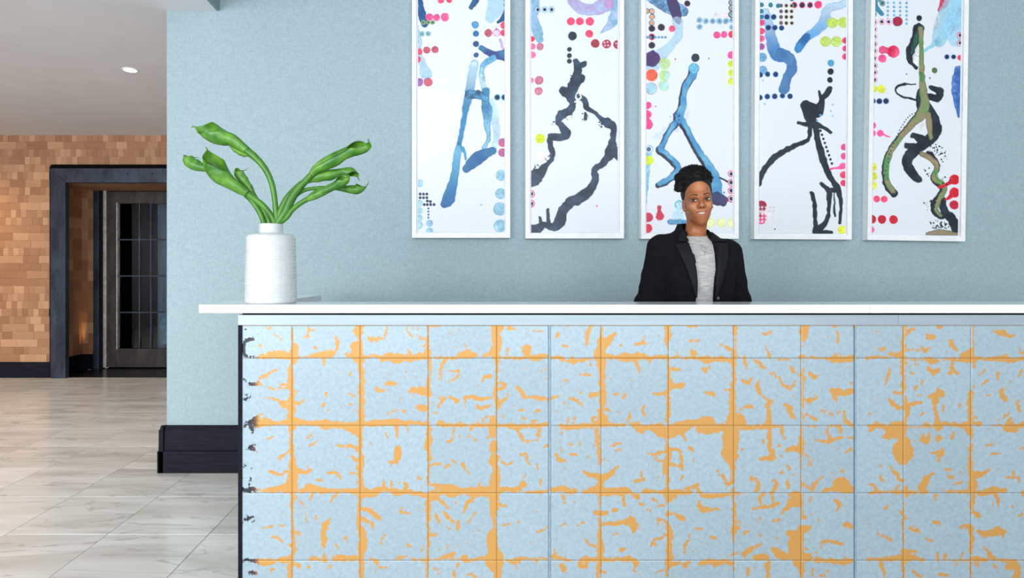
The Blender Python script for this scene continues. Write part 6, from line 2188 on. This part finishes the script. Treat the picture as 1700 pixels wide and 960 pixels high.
def plate_on(outline_l, outline_r, name, m, off=0.006, n=26, lift=0.004, thick=0.0035):
    """cloth strip between two edge lines lying on the blazer"""
    A = smooth_path(outline_l, n) if len(outline_l) > 2 else np.linspace(outline_l[0], outline_l[1], n)
    B = smooth_path(outline_r, n) if len(outline_r) > 2 else np.linspace(outline_r[0], outline_r[1], n)
    K = 9
    verts, faces = [], []
    for i in range(n):
        last = None
        for j in range(K):
            t = j / (K - 1)
            x, z = A[i] * (1 - t) + B[i] * t
            p_ = on_jacket(x, z, off + lift * math.sin(math.pi * t * 0.5))
            if p_ is None:
                p_ = Vector((x, (last.y if last is not None else -0.11), z))
            last = p_
            verts.append(p_)
    for j in range(K):                       # relax along the strip
        ys = np.array([verts[i * K + j].y for i in range(n)])
        ys[1:-1] = (ys[:-2] + 2 * ys[1:-1] + ys[2:]) / 4
        for i in range(n):
            verts[i * K + j] = Vector((verts[i * K + j].x, ys[i], verts[i * K + j].z))
    for i in range(n - 1):
        for j in range(K - 1):
            a = i * K + j
            faces.append((a, a + 1, a + K + 1, a + K))
    o = link(name, np_mesh(name, verts, faces), m, body)
    so = o.modifiers.new('thickness', 'SOLIDIFY')
    so.thickness = thick
    so.offset = 0
    return o


for s_ in (-1, 1):
    q = lambda pts: [(0.004 + s_ * a, b) for a, b in pts]
    # lower lapel, from the notch to the button; upper collar leaf
    plate_on(q([(0.120, 1.352), (0.108, 1.305), (0.080, 1.22), (0.046, 1.115)]), q([(0.055, 1.362), (0.050, 1.30), (0.0405, 1.21), (0.0405, 1.115)]), 'lapel', 'black_lapel')
    plate_on(q([(0.068, 1.412), (0.092, 1.388), (0.106, 1.366)]), q([(0.060, 1.408), (0.057, 1.385), (0.054, 1.366)]), 'collar_leaf', 'black_lapel', off=0.008)
for z_ in (1.112, 1.035):
    p_ = on_jacket(0.004 + 0.053, z_, 0.004)
    if p_ is not None:
        bm = bmesh.new()
        bmesh.ops.create_cone(bm, cap_ends=True, segments=18, radius1=0.008, radius2=0.007, depth=0.004, matrix=Matrix.Translation(p_) @ Matrix.Rotation(math.pi / 2, 4, 'X'))
        link('button', bm_mesh(bm, smooth=False), 'button_black', body)
stree = BVHTree.FromPolygons([v.co.copy() for v in sm.vertices], [list(p_.vertices) for p_ in sm.polygons])
# necklace round the base of the neck and the small line drawing on the shirt
pts = []
for k in range(49):
    a = math.radians(180 + 180 * k / 48) if False else math.radians(-90 + (k - 24) * 4.4)
    d = Vector((math.cos(a), math.sin(a), 0))
    zc = 1.412 - 0.018 * math.cos(math.radians((k - 24) * 4.4))
    hit = skin_tree.ray_cast(Vector((0.003, 0.028, zc)) + d * 0.2, -d)
    if hit[0] is not None:
        pts.append(hit[0] + d * 0.0012)
bm = bmesh.new()
add_tube(bm, pts, 0.0009, 6)
link('necklace', bm_mesh(bm, smooth=True), 'gold_chain', body)
bm = bmesh.new()
for line in ([(0.0, 1.352), (0.006, 1.346), (0.012, 1.352)], [(0.004, 1.344), (-0.002, 1.330), (0.010, 1.318), (0.006, 1.300)], [(0.014, 1.340), (0.022, 1.328), (0.018, 1.318), (0.008, 1.322)]):
    pp = []
    for x, z in smooth_path(line, 12):
        hit = stree.ray_cast(Vector((x, -0.4, z)), Vector((0, 1, 0)))
        if hit[0] is not None:
            pp.append(hit[0] + Vector((0, -0.0004, 0)))
    if len(pp) > 2:
        add_tube(bm, pp, 0.0006, 5)
link('shirt_drawing', bm_mesh(bm), 'shirt_ink', body)

# trousers and shoes, out of sight behind the desk
VT = Vol(np.arange(-0.24, 0.24, 0.009), np.arange(-0.17, 0.18, 0.009), np.arange(0.04, 0.99, 0.012))
VT.add(loft([(0.80, 0.180, 0.112, 0.020), (0.95, 0.172, 0.108, 0.012)]), (-0.3, -0.3, 0.7), (0.3, 0.3, 1.0), 0.01)
for s_ in (-1, 1):
    VT.add(cap((s_ * 0.085, 0.02, 0.86), (s_ * 0.088, 0.01, 0.46), 0.088, 0.064), (min(0, s_ * .24), -0.15, 0.35), (max(0, s_ * .24), 0.16, 0.98), 0.02)
    VT.add(cap((s_ * 0.088, 0.01, 0.46), (s_ * 0.090, 0.035, 0.08), 0.064, 0.052), (min(0, s_ * .24), -0.15, 0.0), (max(0, s_ * .24), 0.16, 0.55), 0.02)
tm, _ = VT.mesh()
link('trousers', tm, 'trouser_black', body)
for s_ in (-1, 1):
    bm = bmesh.new()
    bmesh.ops.create_uvsphere(bm, u_segments=24, v_segments=14, radius=1.0)
    for v in bm.verts:
        v.co = Vector((s_ * 0.092 + v.co.x * 0.046, -0.03 + v.co.y * 0.118, max(0.036 + v.co.z * 0.044, 0.0)))
    link('shoe', bm_mesh(bm, smooth=True), 'button_black', body)
